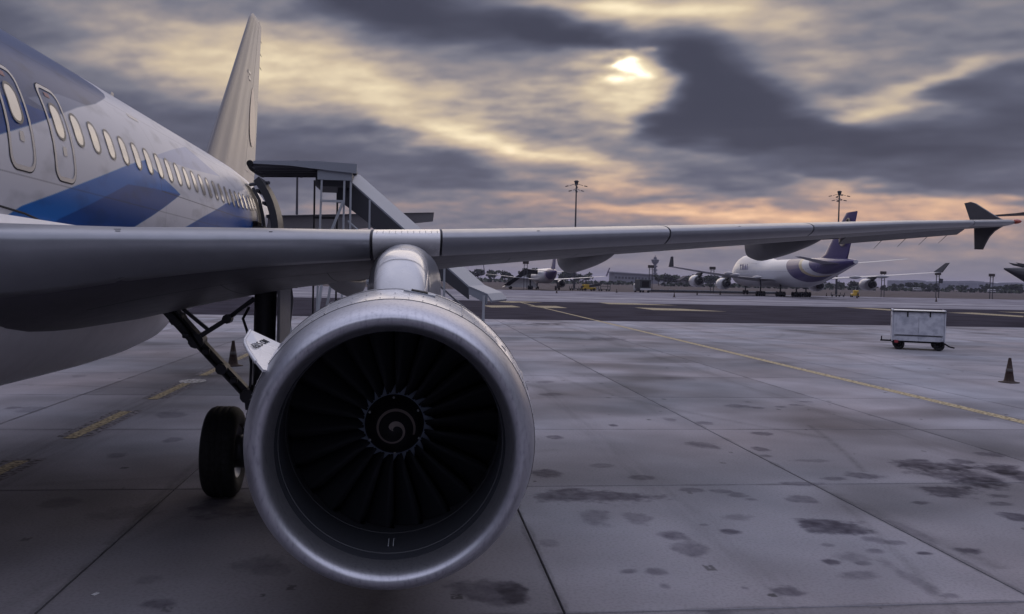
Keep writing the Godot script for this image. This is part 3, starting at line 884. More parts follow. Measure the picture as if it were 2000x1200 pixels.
func make_wing(root: Node3D) -> void:
	var grey: Material = mats["wing_grey"]
	var up := [1.0, 0.96, 0.9, 0.8, 0.7, 0.6, 0.5, 0.4, 0.3, 0.22, 0.16, 0.135, 0.11]
	var low := [0.055, 0.075, 0.1, 0.15, 0.22, 0.3, 0.4, 0.5, 0.6, 0.7, 0.8, 0.9, 0.96, 0.998]
	var st := mb()
	var rings := []
	for x in stations(-5.2, 0.6, 14) + stations(0.6, 11.0, 22).slice(1):
		rings.append(wing_ring(x, up, low))
	loft(st, rings, true, false, true)
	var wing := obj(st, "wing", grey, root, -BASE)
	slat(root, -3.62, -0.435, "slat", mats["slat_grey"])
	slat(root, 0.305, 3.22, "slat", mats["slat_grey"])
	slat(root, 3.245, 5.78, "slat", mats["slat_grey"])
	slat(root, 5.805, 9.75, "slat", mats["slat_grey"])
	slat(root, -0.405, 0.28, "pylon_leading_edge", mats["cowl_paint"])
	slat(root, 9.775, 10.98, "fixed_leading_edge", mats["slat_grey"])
	# fasteners on the strip above the pylon
	st = mb()
	for i in 11:
		for s in [0.04, 0.022]:
			var p := wing_point(-0.37 + i * 0.062, s, true, 0.0065)
			var q := wing_point(-0.37 + i * 0.062, s, true, 0.02)
			tube(st, p - (q - p) * 0.6, p, 0.005, 0.005, 6)
	var f := obj(st, "fastener_row", mats["seam_dark"], wing)
	f.set_meta("kind", "stuff")
	# skin joints: chordwise strips and the line of the front spar, under and over the wing
	for upper in [false, true]:
		st = mb()
		for x in [-1.9, -0.9, 1.15, 2.05, 3.9, 4.9, 6.9, 7.9, 8.9]:
			var prev := []
			for i in 15:
				var s := lerpf(0.165, 0.93, i / 14.0)
				var row := [wing_point(x - 0.004, s, upper, 0.0015), wing_point(x + 0.004, s, upper, 0.0015)]
				if prev.size(): quad(st, prev[0], prev[1], row[1], row[0])
				prev = row
		for s0 in [0.17, 0.36, 0.62]:
			var prev := []
			for x in stations(-3.0, 10.6, 40):
				var row := [wing_point(x, s0, upper, 0.0018), wing_point(x, s0 + 0.0025, upper, 0.0018)]
				if prev.size(): quad(st, prev[0], prev[1], row[1], row[0])
				prev = row
		var seams := obj(st, "skin_joints", mat("joint_grey", lin(0.05, 0.05, 0.06), 0.7), wing)
		seams.set_meta("kind", "stuff")
	# rows of slat fasteners and a few worn marks on the leading edge
	st = mb()
	for i in 150:
		var x := -3.3 + i * 0.09
		if absf(x + 0.07) < 0.45: continue
		for s1 in [0.138, 0.112]:
			var p := wing_point(x, s1, true, 0.0062)
			var g := wing_point(x, s1, true, 0.03)
			tube(st, p - (g - p) * 0.3, p, 0.0055, 0.0045, 5)
		var pl := wing_point(x, 0.062, false, 0.0058)
		var gl := wing_point(x, 0.062, false, 0.03)
		tube(st, pl - (gl - pl) * 0.3, pl, 0.0055, 0.0045, 5)
	var sf := obj(st, "slat_fasteners", mats["exit_grey"], wing)
	sf.set_meta("kind", "stuff")
	for q in [[-2.55, 0.03, 0.05], [-2.52, 0.018, 0.035], [-1.35, 0.024, 0.03], [1.4, 0.026, 0.03], [4.4, 0.026, 0.025]]:
		st = mb()
		var p0 := wing_point(q[0], q[1], true, 0.0065)
		var p1 := wing_point(q[0] + q[2], q[1], true, 0.0065)
		bar(st, p0, p1, 0.012, 0.004)
		obj(st, "scuff_mark", mats["seam_dark"], wing)
	# rounded tip with its red lamp
	st = mb()
	rings = []
	var us := [0.0, 0.35, 0.65, 0.85, 0.96, 1.0]
	for u in us:
		var r := PackedVector3Array()
		var k := sqrt(maxf(0.0, 1.0 - u * u))
		for p in wing_ring(11.0, [1.0, 0.9, 0.75, 0.6, 0.45, 0.3, 0.2, 0.12, 0.06, 0.02, 0.0], [0.02, 0.06, 0.12, 0.2, 0.3, 0.45, 0.6, 0.75, 0.9]):
			var mid := 4.112
			var z := -14.53 - (-p.z - 14.53) * 1.0
			r.append(Vector3(11.0 + u * 0.15, mid + (p.y - mid) * maxf(k, 0.08), z - u * 0.09 + (0.25 * u * u if p.z < -15.6 else 0.0)))
		rings.append(r)
	loft(st, rings, true, false, true)
	var tip := obj(st, "wing_tip", mats["slat_grey"], root, -BASE)
	st = mb()
	lathe(st, [Vector2(0, 0.045), Vector2(0.05, 0.043), Vector2(0.09, 0.032), Vector2(0.115, 0.012)], Vector3(11.06, 4.105, -14.60), frame_of(Vector3(0.5, 0, 0.8)), 14, true, true)
	obj(st, "navigation_light", mats["lens_red"], tip)
	# tip fence: an upper and a lower fin
	st = mb()
	slab_of(st, PackedVector2Array([Vector2(14.95, 4.13), Vector2(15.35, 4.31), Vector2(15.84, 4.55), Vector2(15.98, 4.59), Vector2(16.17, 4.58), Vector2(15.92, 4.13)]), Vector3.ZERO, Vector3(0, 0, -1), Vector3.UP, Vector3(0.035, 0, 0) , )
	var fence := obj(st, "tip_fence", grey, root, -BASE + Vector3(11.14, 0, 0))
	st = mb()
	slab_of(st, PackedVector2Array([Vector2(15.84, 4.08), Vector2(15.80, 3.63), Vector2(15.58, 3.62), Vector2(15.50, 3.74), Vector2(15.40, 3.86), Vector2(15.26, 3.96), Vector2(15.05, 4.04), Vector2(14.85, 4.08)]), Vector3.ZERO, Vector3(0, 0, -1), Vector3.UP, Vector3(0.035, 0, 0))
	obj(st, "tip_fence", grey, root, -BASE + Vector3(11.14, 0, 0))
	# drooped aileron with its static wicks
	st = mb()
	rings = []
	for x in [8.02, 8.1, 9.0, 10.0, 10.94, 11.0]:
		var g := wing_at(x)
		var z0: float = float(g.le) + float(g.c) * 0.86
		var y0: float = lerpf(g.yl, g.yt, 0.86)
		var z1: float = 15.36 + (x - 8.1) * 0.285
		var y1: float = 3.655 + (x - 8.1) * 0.102
		rings.append(PackedVector3Array([Vector3(x, y0 + 0.06, -z0), Vector3(x, y1 + 0.012, -z1), Vector3(x, y1 - 0.012, -z1), Vector3(x, y0 - 0.07, -z0)]))
	loft(st, rings, true, true, true, true)
	var ail := obj(st, "aileron", grey, root, -BASE)
	for x in [9.05, 9.65, 10.2, 10.72]:
		var z1: float = 15.36 + (x - 8.1) * 0.285
		var y1: float = 3.655 + (x - 8.1) * 0.102
		st = mb()
		tube(st, Vector3(x, y1, -z1 + 0.02), Vector3(x - 0.03, y1 - 0.16, -z1 - 0.22), 0.006, 0.003, 5)
		obj(st, "static_wick", mats["steel_dark"], ail)
	for q in [[4.52, 16.1], [4.0, 15.8], [3.7, 15.8]]:
		st = mb()
		tube(st, Vector3(11.14, q[0], -q[1]), Vector3(11.14, q[0] - 0.01, -q[1] - 0.2), 0.006, 0.003, 5)
		obj(st, "static_wick", mats["steel_dark"], fence)
	# flap, slightly lowered behind the wing
	for seg in [[-3.7, 0.55], [0.65, 7.9]]:
		st = mb()
		rings = []
		for x in stations(seg[0], seg[1], 8):
			var g := wing_at(x)
			var z0: float = float(g.le) + float(g.c) * 0.9
			var z1: float = float(g.le) + float(g.c) + 0.10
			var y0: float = lerpf(g.yl, g.yt, 0.9)
			var y1: float = float(g.yt) - 0.05
			rings.append(PackedVector3Array([Vector3(x, y0 + 0.05, -z0), Vector3(x, y1 + 0.012, -z1), Vector3(x, y1 - 0.012, -z1), Vector3(x, y0 - 0.10, -z0)]))
		loft(st, rings, true, true, true, true)
		obj(st, "flap", grey, root, -BASE)
	# flap track fairings: keeled canoes under the trailing edge
	for q in [[2.6, 10.95, 14.7, 0.22, 2.97], [6.5, 12.95, 15.95, 0.19, 3.29], [-0.95, 10.6, 14.9, 0.24, 2.50]]:
		st = mb()
		rings = []
		for i in 15:
			var u := i / 14.0
			var z: float = lerpf(q[1], q[2], u)
			var s := clampf((z - wing_at(q[0]).le) / wing_at(q[0]).c, 0.02, 1.0)
			var top: float = wing_point(q[0], s, false).y + 0.04
			var deep: float = sin(clampf(u * 1.12, 0, 1) * PI * 0.5) if u < 0.8 else lerpf(0.99, 0.72, pow((u - 0.8) / 0.2, 1.5))
			deep = pow(deep, 0.75)
			var y: float = top - (top - float(q[4])) * deep * (1.0 + 0.04 * u)
			var w: float = float(q[3]) * pow(sin(PI * clampf(0.04 + u * 0.86, 0, 1)), 0.6)
			var r := PackedVector3Array()
			for k in 13:
				var a := PI * k / 12.0
				r.append(Vector3(q[0] + cos(a) * w, lerpf(top, y, pow(sin(a), 0.8)), -z))
			rings.append(r)
		loft(st, rings, true, true, true)
		obj(st, "flap_track_fairing", grey, root, -BASE)

func make_hull(root: Node3D) -> void:
	var paint := livery()
	var st := mb()
	var rings := []
	var us := PackedFloat32Array()
	var vs := PackedFloat32Array()
	var n := 72
	for j in n:
		vs.append(float(j) / n)
	var ds := [-7.0, -6.85, -6.6, -6.1, -5.6, -4.8, -4.0, -3.0, -2.0, -1.0, 0.0]
	for i in range(1, 20):
		ds.append(float(i))
	ds += [20.0, 21.0, 22.0, 23.0, 24.0, 25.0, 26.0, 27.0, 28.0, 29.0, 30.0, 31.5, 33.0, 34.3]
	for d in ds:
		var r := PackedVector3Array()
		for j in n:
			r.append(hull(d, -90.0 + 360.0 * j / n))
		rings.append(r)
		us.append((d - 2.0) / 24.0)
	loft(st, rings, true, true, true, false, us, vs)
	var body := obj(st, "fuselage", paint, root, -BASE)
	# belly fairing below and above the wing root
	st = mb()
	rings = []
	for q in [[4.2, 1.2, 1.72, 2.6], [4.8, 1.85, 1.60, 2.75], [6.0, 2.12, 1.48, 3.1], [8.0, 2.16, 1.42, 3.33], [10.0, 2.15, 1.42, 3.33], [11.0, 2.14, 1.42, 3.18], [12.0, 2.13, 1.43, 2.98], [13.0, 2.11, 1.47, 2.8], [13.8, 2.06, 1.56, 2.62], [14.4, 1.96, 1.70, 2.5], [14.8, 1.78, 1.88, 2.42], [15.0, 1.45, 2.1, 2.38]]:
		var r := PackedVector3Array()
		for j in 41:
			var a := deg_to_rad(-180.0 + 180.0 * j / 40.0)
			var x: float = signf(cos(a)) * pow(absf(cos(a)), 0.72) * float(q[1])
			var y: float = lerpf(q[3], q[2], pow(absf(sin(a)), 0.54))
			r.append(Vector3(CX + x, y, -float(q[0])))
		rings.append(r)
	loft(st, rings, true, true, true)
	obj(st, "belly_fairing", mats["belly_paint"], root, -BASE)
	# fillet where the wing's upper surface meets the hull
	st = mb()
	rings = []
	for q in [[5.4, 0.02, 2.9], [6.0, 0.14, 3.14], [7.0, 0.28, 3.36], [8.0, 0.34, 3.40], [9.0, 0.34, 3.34], [10.0, 0.28, 3.22], [11.0, 0.2, 3.06], [12.0, 0.12, 2.92], [12.9, 0.05, 2.8]]:
		var d: float = q[0]
		var r := PackedVector3Array()
		var yb := 2.5
		for j in 10:
			var t := j / 9.0
			var y := lerpf(float(q[2]) + 0.06, yb, t)
			var h := clampf((y - 3.83) / 2.07, -1, 1)
			var xs := CX + 1.975 * sqrt(1.0 - h * h)
			r.append(Vector3(xs - 0.02 + float(q[1]) * pow(t, 1.6) * 1.6 + 0.02 * t, y, -d))
		r.append(Vector3(CX + 1.2, yb, -d))
		r.append(Vector3(CX + 1.2, float(q[2]), -d))
		rings.append(r)
	loft(st, rings, true, true, true)
	var fillet := obj(st, "wing_root_fairing", mats["white_paint"], root, -BASE)
	st = mb()
	var edge := PackedVector3Array()
	for r in rings:
		edge.append(r[0] + Vector3(0.012, 0.0, 0))
	pipe(st, edge, 0.014, 6)
	obj(st, "seal_strip", mats["seam_dark"], fillet)
	# cabin windows
	var k := 0
	for i in 25:
		var d := 10.45 + i * 0.5345
		if d > 22.3: break
		cabin_window(root, d, 0.235, 0.345)
	for d in [-0.4, 0.135, 0.67, 1.2, 1.74, 2.27, 2.8, 3.34, 3.87, 4.41, 4.94, 5.48, 6.0, 6.54, 7.08, 7.6]:
		cabin_window(root, d, 0.235, 0.345)
	# overwing exits
	for d in [8.86, 9.9]:
		st = mb()
		hull_ring(st, d, 14.4, rounded(0.56, 1.05, 0.15), rounded(0.47, 0.96, 0.11), 0.006)
		var e := obj(st, "overwing_exit", mats["exit_grey"], root, -BASE)
		st = mb()
		hull_ring(st, d, 14.4, rounded(0.585, 1.075, 0.16), rounded(0.56, 1.05, 0.15), 0.003)
		obj(st, "door_seam", mats["seam_dark"], e)
		st = mb()
		hull_patch(st, d - 0.02, 26.3, rounded(0.13, 0.055, 0.01), 0.004)
		obj(st, "placard", mat("placard_red", lin(0.22, 0.10, 0.11), 0.5), e)
		st = mb()
		hull_patch(st, d + 0.02, 8.8, rounded(0.10, 0.10, 0.02), 0.004)
		obj(st, "release_flap", mats["exit_grey"], e)
		cabin_window(e, d, 0.235, 0.36, Vector3.ZERO, true)
	# small markings and the blade aerial on the crown
	st = mb()
	hull_patch(st, 13.6, 40.5, rounded(0.5, 0.075, 0.03), 0.003)
	obj(st, "access_panel", mats["exit_grey"], root, -BASE)
	st = mb()
	slab_of(st, PackedVector2Array([Vector2(0, -0.05), Vector2(0.32, -0.05), Vector2(0.34, 0.26), Vector2(0.22, 0.26)]), Vector3.ZERO, Vector3(0, 0, -1), Vector3.UP, Vector3(0.025, 0, 0))
	obj(st, "blade_aerial", mats["exit_grey"], root, -BASE + Vector3(CX + 0.2, 5.88, -16.3))
	# the doorway at the back and its door, swung out and forward
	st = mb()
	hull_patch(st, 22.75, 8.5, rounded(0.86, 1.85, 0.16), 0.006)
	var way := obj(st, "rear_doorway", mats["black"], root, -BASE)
	st = mb()
	hull_ring(st, 22.75, 8.5, rounded(0.98, 1.97, 0.2), rounded(0.84, 1.83, 0.15), 0.02)
	obj(st, "door_frame", mats["steel_pale"], way)
	rear_door(root)
	# fin, rudder, tailplane
	fin(root)
	for s in [1, -1]:
		st = mb()
		rings = []
		for u in [0.0, 0.25, 0.5, 0.75, 0.97, 1.0]:
			var x: float = lerpf(0.5, 6.48, u) * s
			var le := lerpf(27.1, 29.9, u)
			var c := lerpf(4.1, 1.5, u)
			var y := lerpf(4.55, 5.06, u)
			var t := lerpf(0.42, 0.15, u) * (0.35 if u == 1.0 else 1.0)
			rings.append(aero_ring(Vector3(CX + x, y + 0.05, -le), Vector3(0, lerpf(-0.5, -0.22, u), -c), Vector3(0, t, 0)))
		loft(st, rings, true, true, true)
		obj(st, "tailplane", mats["wing_grey"], root, -BASE)
		st = mb()
		bar(st, Vector3(CX + 6.46 * s, 5.0, -31.35), Vector3(CX + 6.46 * s, 5.0, -31.7), 0.03, 0.03)
		obj(st, "static_wick", mats["steel_dark"], root, -BASE)

func aero_ring(le: Vector3, chord: Vector3, thick: Vector3, n := 9, ripple := 0.0) -> PackedVector3Array:
	var r := PackedVector3Array()
	for k in 2 * n:
		var a := TAU * k / (2 * n)
		var s := 0.5 + 0.5 * cos(a)
		var yt := 2.5 * (0.2969 * sqrt(s) - 0.126 * s - 0.3516 * s * s + 0.2843 * s * s * s - 0.1015 * s * s * s * s) * 2.0
		r.append(le + chord * s + thick * 0.5 * yt * (1 if k <= n else -1) * (1.0 + ripple * sin(s * 31.0) + ripple * 0.6 * sin(s * 17.0 + le.y * 0.4)))
	return r

func cabin_window(parent: Node3D, d: float, w: float, h: float, at := -BASE, inset := false) -> void:
	var st := mb()
	hull_ring(st, d, 18.0, rounded(w + 0.045, h + 0.05, 0.118, 4), rounded(w, h, 0.10, 4), 0.008)
	var f := obj(st, "window_frame" if inset else "cabin_window", mats["window_frame"], parent, at)
	st = mb()
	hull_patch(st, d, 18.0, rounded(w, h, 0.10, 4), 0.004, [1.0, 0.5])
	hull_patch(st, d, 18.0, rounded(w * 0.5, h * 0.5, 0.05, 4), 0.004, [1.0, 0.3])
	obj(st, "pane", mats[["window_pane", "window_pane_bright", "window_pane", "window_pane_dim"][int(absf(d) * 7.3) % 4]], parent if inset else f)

func rear_door(root: Node3D) -> void:
	var st := mb()
	var rings := []
	for q in [[0.0, 0.0], [0.0, 0.10]]:
		pass
	for k in 15:
		var a := deg_to_rad(lerpf(-17.0, 41.0, k / 14.0))
		var c := Vector2(CX + 0.62, 3.83)
		var r := PackedVector3Array()
		for z in [21.0, 21.9]:
			r.append(Vector3(c.x + cos(a) * 1.93, c.y + sin(a) * 2.05, -z))
		for z in [21.9, 21.0]:
			r.append(Vector3(c.x + cos(a) * 1.76, c.y + sin(a) * 1.88, -z))
		rings.append(r)
	loft(st, rings, true, true, true, true)
	var door := obj(st, "open_rear_door", mats["gear_metal"], root, -BASE)
	door.set_meta("label", "open rear cabin door swung out from the hull")
	# inner ribs, slide pack, hinge arms
	for k in 5:
		var a := deg_to_rad(-8.0 + k * 10.5)
		st = mb()
		bar(st, Vector3(CX + 0.62 + cos(a) * 1.70, 3.83 + sin(a) * 1.82, -21.1), Vector3(CX + 0.62 + cos(a) * 1.70, 3.83 + sin(a) * 1.82, -21.85), 0.07, 0.07)
		obj(st, "door_rib", mats["steel_dark"], door)
	st = mb()
	box(st, Vector3(CX + 2.0, 3.62, -21.45), Vector3(0.42, 0.75, 0.8), Transform3D.IDENTITY, 0.05)
	box(st, Vector3(CX + 1.9, 4.05, -21.5), Vector3(0.25, 0.14, 0.5), Transform3D.IDENTITY, 0.03)
	obj(st, "slide_pack", mats["black"], door)
	st = mb()
	pipe(st, PackedVector3Array([Vector3(-4.1, 5.08, -22.1), Vector3(-3.75, 5.1, -21.7), Vector3(-3.55, 5.08, -21.5)]), 0.045)
	pipe(st, PackedVector3Array([Vector3(-4.05, 5.0, -22.2), Vector3(-3.86, 4.7, -22.0), Vector3(-3.74, 4.3, -21.8), Vector3(-3.68, 4.0, -21.7)]), 0.04)
	for k in 9:
		var t := k / 8.0
		var p := Vector3(-3.78, 5.05, -21.6).lerp(Vector3(-3.42, 4.35, -21.6), t)
		box(st, p, Vector3(0.09, 0.08, 0.3))
	obj(st, "hinge_arm", mats["steel_dark"], door)

func mats_fin() -> void:
	mat("fin_paint", lin(0.18, 0.17, 0.185), 0.26).metallic_specular = 0.2

func fin(root: Node3D) -> void:
	var st := mb()
	var rings := []
	for u in [-0.15, 0.0, 0.2, 0.4, 0.6, 0.8, 0.95, 0.99, 1.0]:
		var le := lerpf(24.3, 30.95, u)
		var te := lerpf(31.75, 32.95, u)
		var y := lerpf(5.85, 12.05, u)
		if u > 0.97:
			le += 0.12 if u < 1.0 else 0.35
		var t := lerpf(0.58, 0.22, u) * (0.5 if u == 1.0 else 1.0)
		rings.append(aero_ring(Vector3(CX, y, -le), Vector3(0, 0, -(te - le)), Vector3(t, 0, 0), 30, 0.075))
	loft(st, rings, true, true, true)
	mats_fin()
	var f := obj(st, "fin", mat("fin_paint", lin(0.24, 0.225, 0.24), 0.3), root, -BASE)
	st = mb()
	rings = []
	for u in [0.08, 0.3, 0.6, 0.98, 1.0]:
		var le := lerpf(24.3, 30.95, u)
		var te := lerpf(31.75, 32.95, u)
		var h := le + (te - le) * 0.69
		var y := lerpf(5.85, 12.05, u)
		var t := lerpf(0.50, 0.17, u)
		rings.append(PackedVector3Array([Vector3(CX - t * 0.19 - 0.006, y, -h), Vector3(CX - 0.008, y, -te - 0.01), Vector3(CX + 0.008, y, -te - 0.01), Vector3(CX + t * 0.19 + 0.006, y, -h)]))
	loft(st, rings, true, true, true, true)
	obj(st, "rudder", mats["fin_paint"], f)
	# rose-coloured reflection painted in as a drop low on the rudder and a dark pair of dashes
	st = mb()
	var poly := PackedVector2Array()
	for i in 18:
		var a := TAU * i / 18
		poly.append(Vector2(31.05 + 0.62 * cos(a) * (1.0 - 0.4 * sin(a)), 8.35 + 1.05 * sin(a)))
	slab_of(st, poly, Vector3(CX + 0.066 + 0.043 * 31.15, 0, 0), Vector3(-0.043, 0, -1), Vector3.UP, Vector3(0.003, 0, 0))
	obj(st, "rose_reflection", mat("rose_reflection_tint", lin(0.24, 0.165, 0.17), 0.3), f)
	st = mb()
	for q in [[30.3, 9.75], [30.34, 9.55]]:
		box(st, Vector3(CX + 0.085, q[1], -float(q[0])), Vector3(0.02, 0.09, 0.42))
	obj(st, "vent_slots", mats["exit_grey"], f)
	for y in [11.5, 11.0, 10.5]:
		st = mb()
		tube(st, Vector3(CX, y, -32.75), Vector3(CX, y - 0.02, -33.1), 0.014, 0.006, 5)
		obj(st, "static_wick", mats["steel_dark"], f)

# ---- engine, pylon
const EX := -0.130
const EY := 1.65
func make_engine(root: Node3D) -> void:
	var b := frame_of(Vector3(0, -0.02, -1))
	var o := Vector3(EX, EY, -5.83)
	var n := 96
	var st := mb()
	lathe(st, [Vector2(0.34, 1.0454), Vector2(0.44, 1.0609), Vector2(0.6, 1.0826), Vector2(0.85, 1.1074), Vector2(1.2, 1.1280), Vector2(1.6, 1.1363), Vector2(2.1, 1.1260), Vector2(2.7, 1.0846), Vector2(3.3, 1.0123), Vector2(3.9, 0.9090), Vector2(4.4, 0.7851), Vector2(4.75, 0.6818), Vector2(4.75, 0.6405), Vector2(4.2, 0.6818)], o, b, n)
	var nac := obj(st, "engine_nacelle", mats["cowl_paint"], root, -BASE)
	nac.set_meta("label", "big turbofan engine with polished intake ring")
	st = mb()
	var prof := []
	for q in [[0.34, 1.0433], [0.28, 1.0330], [0.22, 1.0206], [0.16, 1.0061], [0.11, 0.9896], [0.07, 0.9731], [0.04, 0.9566], [0.018, 0.9400], [0.005, 0.9245], [0.0, 0.907], [0.004, 0.892], [0.016, 0.876], [0.038, 0.860], [0.07, 0.846], [0.11, 0.834], [0.15, 0.825], [0.19, 0.819], [0.23, 0.816]]:
		prof.append(Vector2(q[0], q[1]))
	lathe(st, prof, o, b, n)
	obj(st, "intake_lip", mats["lip_metal"], nac)
	st = mb()
	lathe(st, [Vector2(0.33, 1.0330), Vector2(0.338, 1.0469), Vector2(0.346, 1.0469), Vector2(0.35, 1.0330)], o, b, n)
	obj(st, "lip_seam", mats["seam_dark"], nac)
	st = mb()
	lathe(st, [Vector2(0.226, 0.8165), Vector2(0.34, 0.812), Vector2(0.5, 0.815), Vector2(0.8, 0.836), Vector2(1.15, 0.866), Vector2(1.9, 0.875)], o, b, n)
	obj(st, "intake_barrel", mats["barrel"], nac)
	for q in [[0.37, 0.8122], [1.06, 0.8585]]:
		st = mb()
		lathe(st, [Vector2(q[0], q[1] + 0.02), Vector2(q[0] + 0.002, q[1] - 0.004), Vector2(q[0] + 0.014, q[1] - 0.004), Vector2(q[0] + 0.016, q[1] + 0.02)], o, b, n)
		obj(st, "barrel_seam", mats["fan_rim"], nac)
	st = mb()
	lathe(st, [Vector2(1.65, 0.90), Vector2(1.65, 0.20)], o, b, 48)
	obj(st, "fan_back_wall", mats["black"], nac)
	# two pale fastener strips low in the barrel
	for k in [-1, 1]:
		st = mb()
		var a := deg_to_rad(-90.0 + 1.3 * k)
		var c0 := Vector3(EX + cos(a) * 0.814, EY + sin(a) * 0.814, -6.36)
		var c1 := Vector3(EX + cos(a) * 0.829, EY + sin(a) * 0.829 - 0.008, -6.58)
		bar(st, c0, c1, 0.016, 0.006)
		obj(st, "probe_strip", mats["steel_pale"], nac)
	var fo := o + b.y * 0.33 + Vector3(0, 0.006, 0)
	# fan: twisted wide-chord blades
	for dull in ["fan_metal", "barrel", "spinner_black", "black"]:
		mats[dull].metallic_specular = 0.3
	var blade := fan_blade()
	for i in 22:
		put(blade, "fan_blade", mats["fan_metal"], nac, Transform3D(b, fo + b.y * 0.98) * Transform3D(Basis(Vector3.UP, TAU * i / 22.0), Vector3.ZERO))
	for i in 22:
		st = mb()
		var a := TAU * (i + 0.5) / 22.0
		var w := 0.033
		var pts := [Vector3(-w, -0.075, 0.253), Vector3(w, -0.075, 0.253), Vector3(0.014, -0.02, 0.335)]
		tri(st, pts[0], pts[1], pts[2])
		tri(st, Vector3(-w, -0.075, 0.253), pts[2], Vector3(-w, 0.05, 0.27))
		tri(st, pts[1], Vector3(w, 0.05, 0.27), pts[2])
		st.generate_normals()
		put(st.commit(), "blade_platform", mats["fan_root"], nac, Transform3D(b, fo + b.y * 0.98) * Transform3D(Basis(Vector3.UP, a), Vector3.ZERO))
	st = mb()
	lathe(st, [Vector2(0.50, 0.0), Vector2(0.505, 0.02), Vector2(0.53, 0.055), Vector2(0.60, 0.11), Vector2(0.70, 0.172), Vector2(0.80, 0.216), Vector2(0.88, 0.24), Vector2(0.905, 0.245)], fo, b, 48)
	var sp := obj(st, "spinner", mats["spinner_black"], nac)
	st = mb()
	lathe(st, [Vector2(0.90, 0.243), Vector2(0.905, 0.256), Vector2(0.93, 0.257), Vector2(1.2, 0.26)], fo, b, 48)
	obj(st, "spinner_ring", mats["fan_root"], nac)
	# white spiral
	st = mb()
	var ra := func(r: float) -> float:   # axial place on the cone for a radius
		var t := [[0.0, 0.498], [0.02, 0.503], [0.055, 0.528], [0.11, 0.598], [0.172, 0.698], [0.216, 0.798], [0.25, 0.9]]
		return table(t, r, 1)
	var prev := []
	st.set_smooth_group(0)
	for i in 71:
		var t := i / 70.0
		var r := 0.006 + 0.162 * pow(t, 0.62)
		var wd := lerpf(0.030, 0.0095, minf(1.0, t * 3.6))
		var a := deg_to_rad(150.0 - t * 530.0)
		var row := []
		for s in [-1.0, 1.0]:
			var q: float = maxf(0.001, r + wd * s)
			row.append(fo + b.y * (float(ra.call(q)) - 0.003) + Vector3(cos(a) * q, sin(a) * q, 0))
		if prev.size():
			quad(st, prev[0], prev[1], row[1], row[0])
		prev = row
	obj(st, "spiral_mark", mats["spiral_white"], nac)
	for i in 6:
		st = mb()
		var a := deg_to_rad(32.0 + 60.0 * i)
		var p: Vector3 = fo + b.y * 0.825 + Vector3(cos(a), sin(a), 0) * 0.221
		tube(st, p + Vector3(0, 0, -0.02), p + Vector3(cos(a) * 0.006, sin(a) * 0.006, 0.012), 0.012, 0.009, 8)
		obj(st, "spinner_bolt", mats["steel_pale"], nac)
	# lengthwise cowl joints and latches
	for deg in [62.0, 118.0, -88.0, 25.0]:
		st = mb()
		var ra2 := deg_to_rad(deg)
		var prevp := Vector3.ZERO
		var first := true
		for q in [[0.37, 1.05], [0.6, 1.0826], [0.85, 1.1074], [1.2, 1.128], [1.6, 1.1363], [2.1, 1.126], [2.7, 1.0847]]:
			var cp: Vector3 = o + b.y * float(q[0]) + Vector3(cos(ra2), sin(ra2), 0) * (float(q[1]) + 0.001)
			if not first:
				bar(st, prevp, cp, 0.007, 0.005)
			prevp = cp
			first = false
		obj(st, "cowl_joint", mats["exit_grey"], nac)
	for q in [[40.0, 0.52], [140.0, 0.52], [20.0, 0.7], [160.0, 0.75]]:
		st = mb()
		var la := deg_to_rad(q[0])
		box(st, Vector3.ZERO, Vector3(0.05, 0.004, 0.03), Transform3D(Basis(Vector3.BACK, la - PI / 2) * Basis(Vector3.RIGHT, 0.12), o + b.y * float(q[1]) + Vector3(cos(la), sin(la), 0) * (1.073 if q[1] < 0.6 else 1.0945)))
		obj(st, "latch_plate", mats["exit_grey"], nac)
	# exhaust cone
	st = mb()
	lathe(st, [Vector2(4.2, 0.45), Vector2(4.8, 0.4), Vector2(5.4, 0.22), Vector2(5.7, 0.04)], o, b, 32, false, true)
	obj(st, "exhaust_cone", mats["gear_metal"], nac)
	# cowl seams, vent and strake
	for d in [1.05, 2.3]:
		st = mb()
		var r: float = 1.0845 * 1.033 if d < 2 else 1.0805 * 1.033
		lathe(st, [Vector2(d, r - 0.01), Vector2(d + 0.002, r + 0.003), Vector2(d + 0.01, r + 0.003), Vector2(d + 0.012, r - 0.01)], o, b, n)
		obj(st, "cowl_seam", mats["seam_dark"], nac)
	st = mb()
	box(st, Vector3.ZERO, Vector3(0.25, 0.012, 0.085), Transform3D(Basis(Vector3.BACK, deg_to_rad(-10)) * Basis(Vector3.RIGHT, deg_to_rad(7)), Vector3(EX + 0.185, EY + 1.077, -6.66)))
	var vent := obj(st, "vent_frame", mats["steel_pale"], nac)
	st = mb()
	box(st, Vector3.ZERO, Vector3(0.13, 0.012, 0.07), Transform3D(Basis(Vector3.BACK, deg_to_rad(-10)) * Basis(Vector3.RIGHT, deg_to_rad(7)), Vector3(EX + 0.185, EY + 1.085, -6.66)))
	obj(st, "vent_slot", mats["black"], nac)
	strake(nac)
	# rivets along the front of the cowl
	st = mb()
	for ring in [0.40, 0.62]:
		for i in 64:
			var a := TAU * i / 64
			var r: float = 1.0215 * 1.033 if ring < 0.5 else 1.0505 * 1.033
			var p: Vector3 = o + b.y * ring + Vector3(cos(a) * r, sin(a) * r, 0)
			tube(st, p, p + Vector3(cos(a), sin(a), 0) * 0.0035, 0.006, 0.005, 6)
	var rv := obj(st, "rivet_rows", mats["exit_grey"], nac)
	rv.set_meta("kind", "stuff")
	pylon(root)

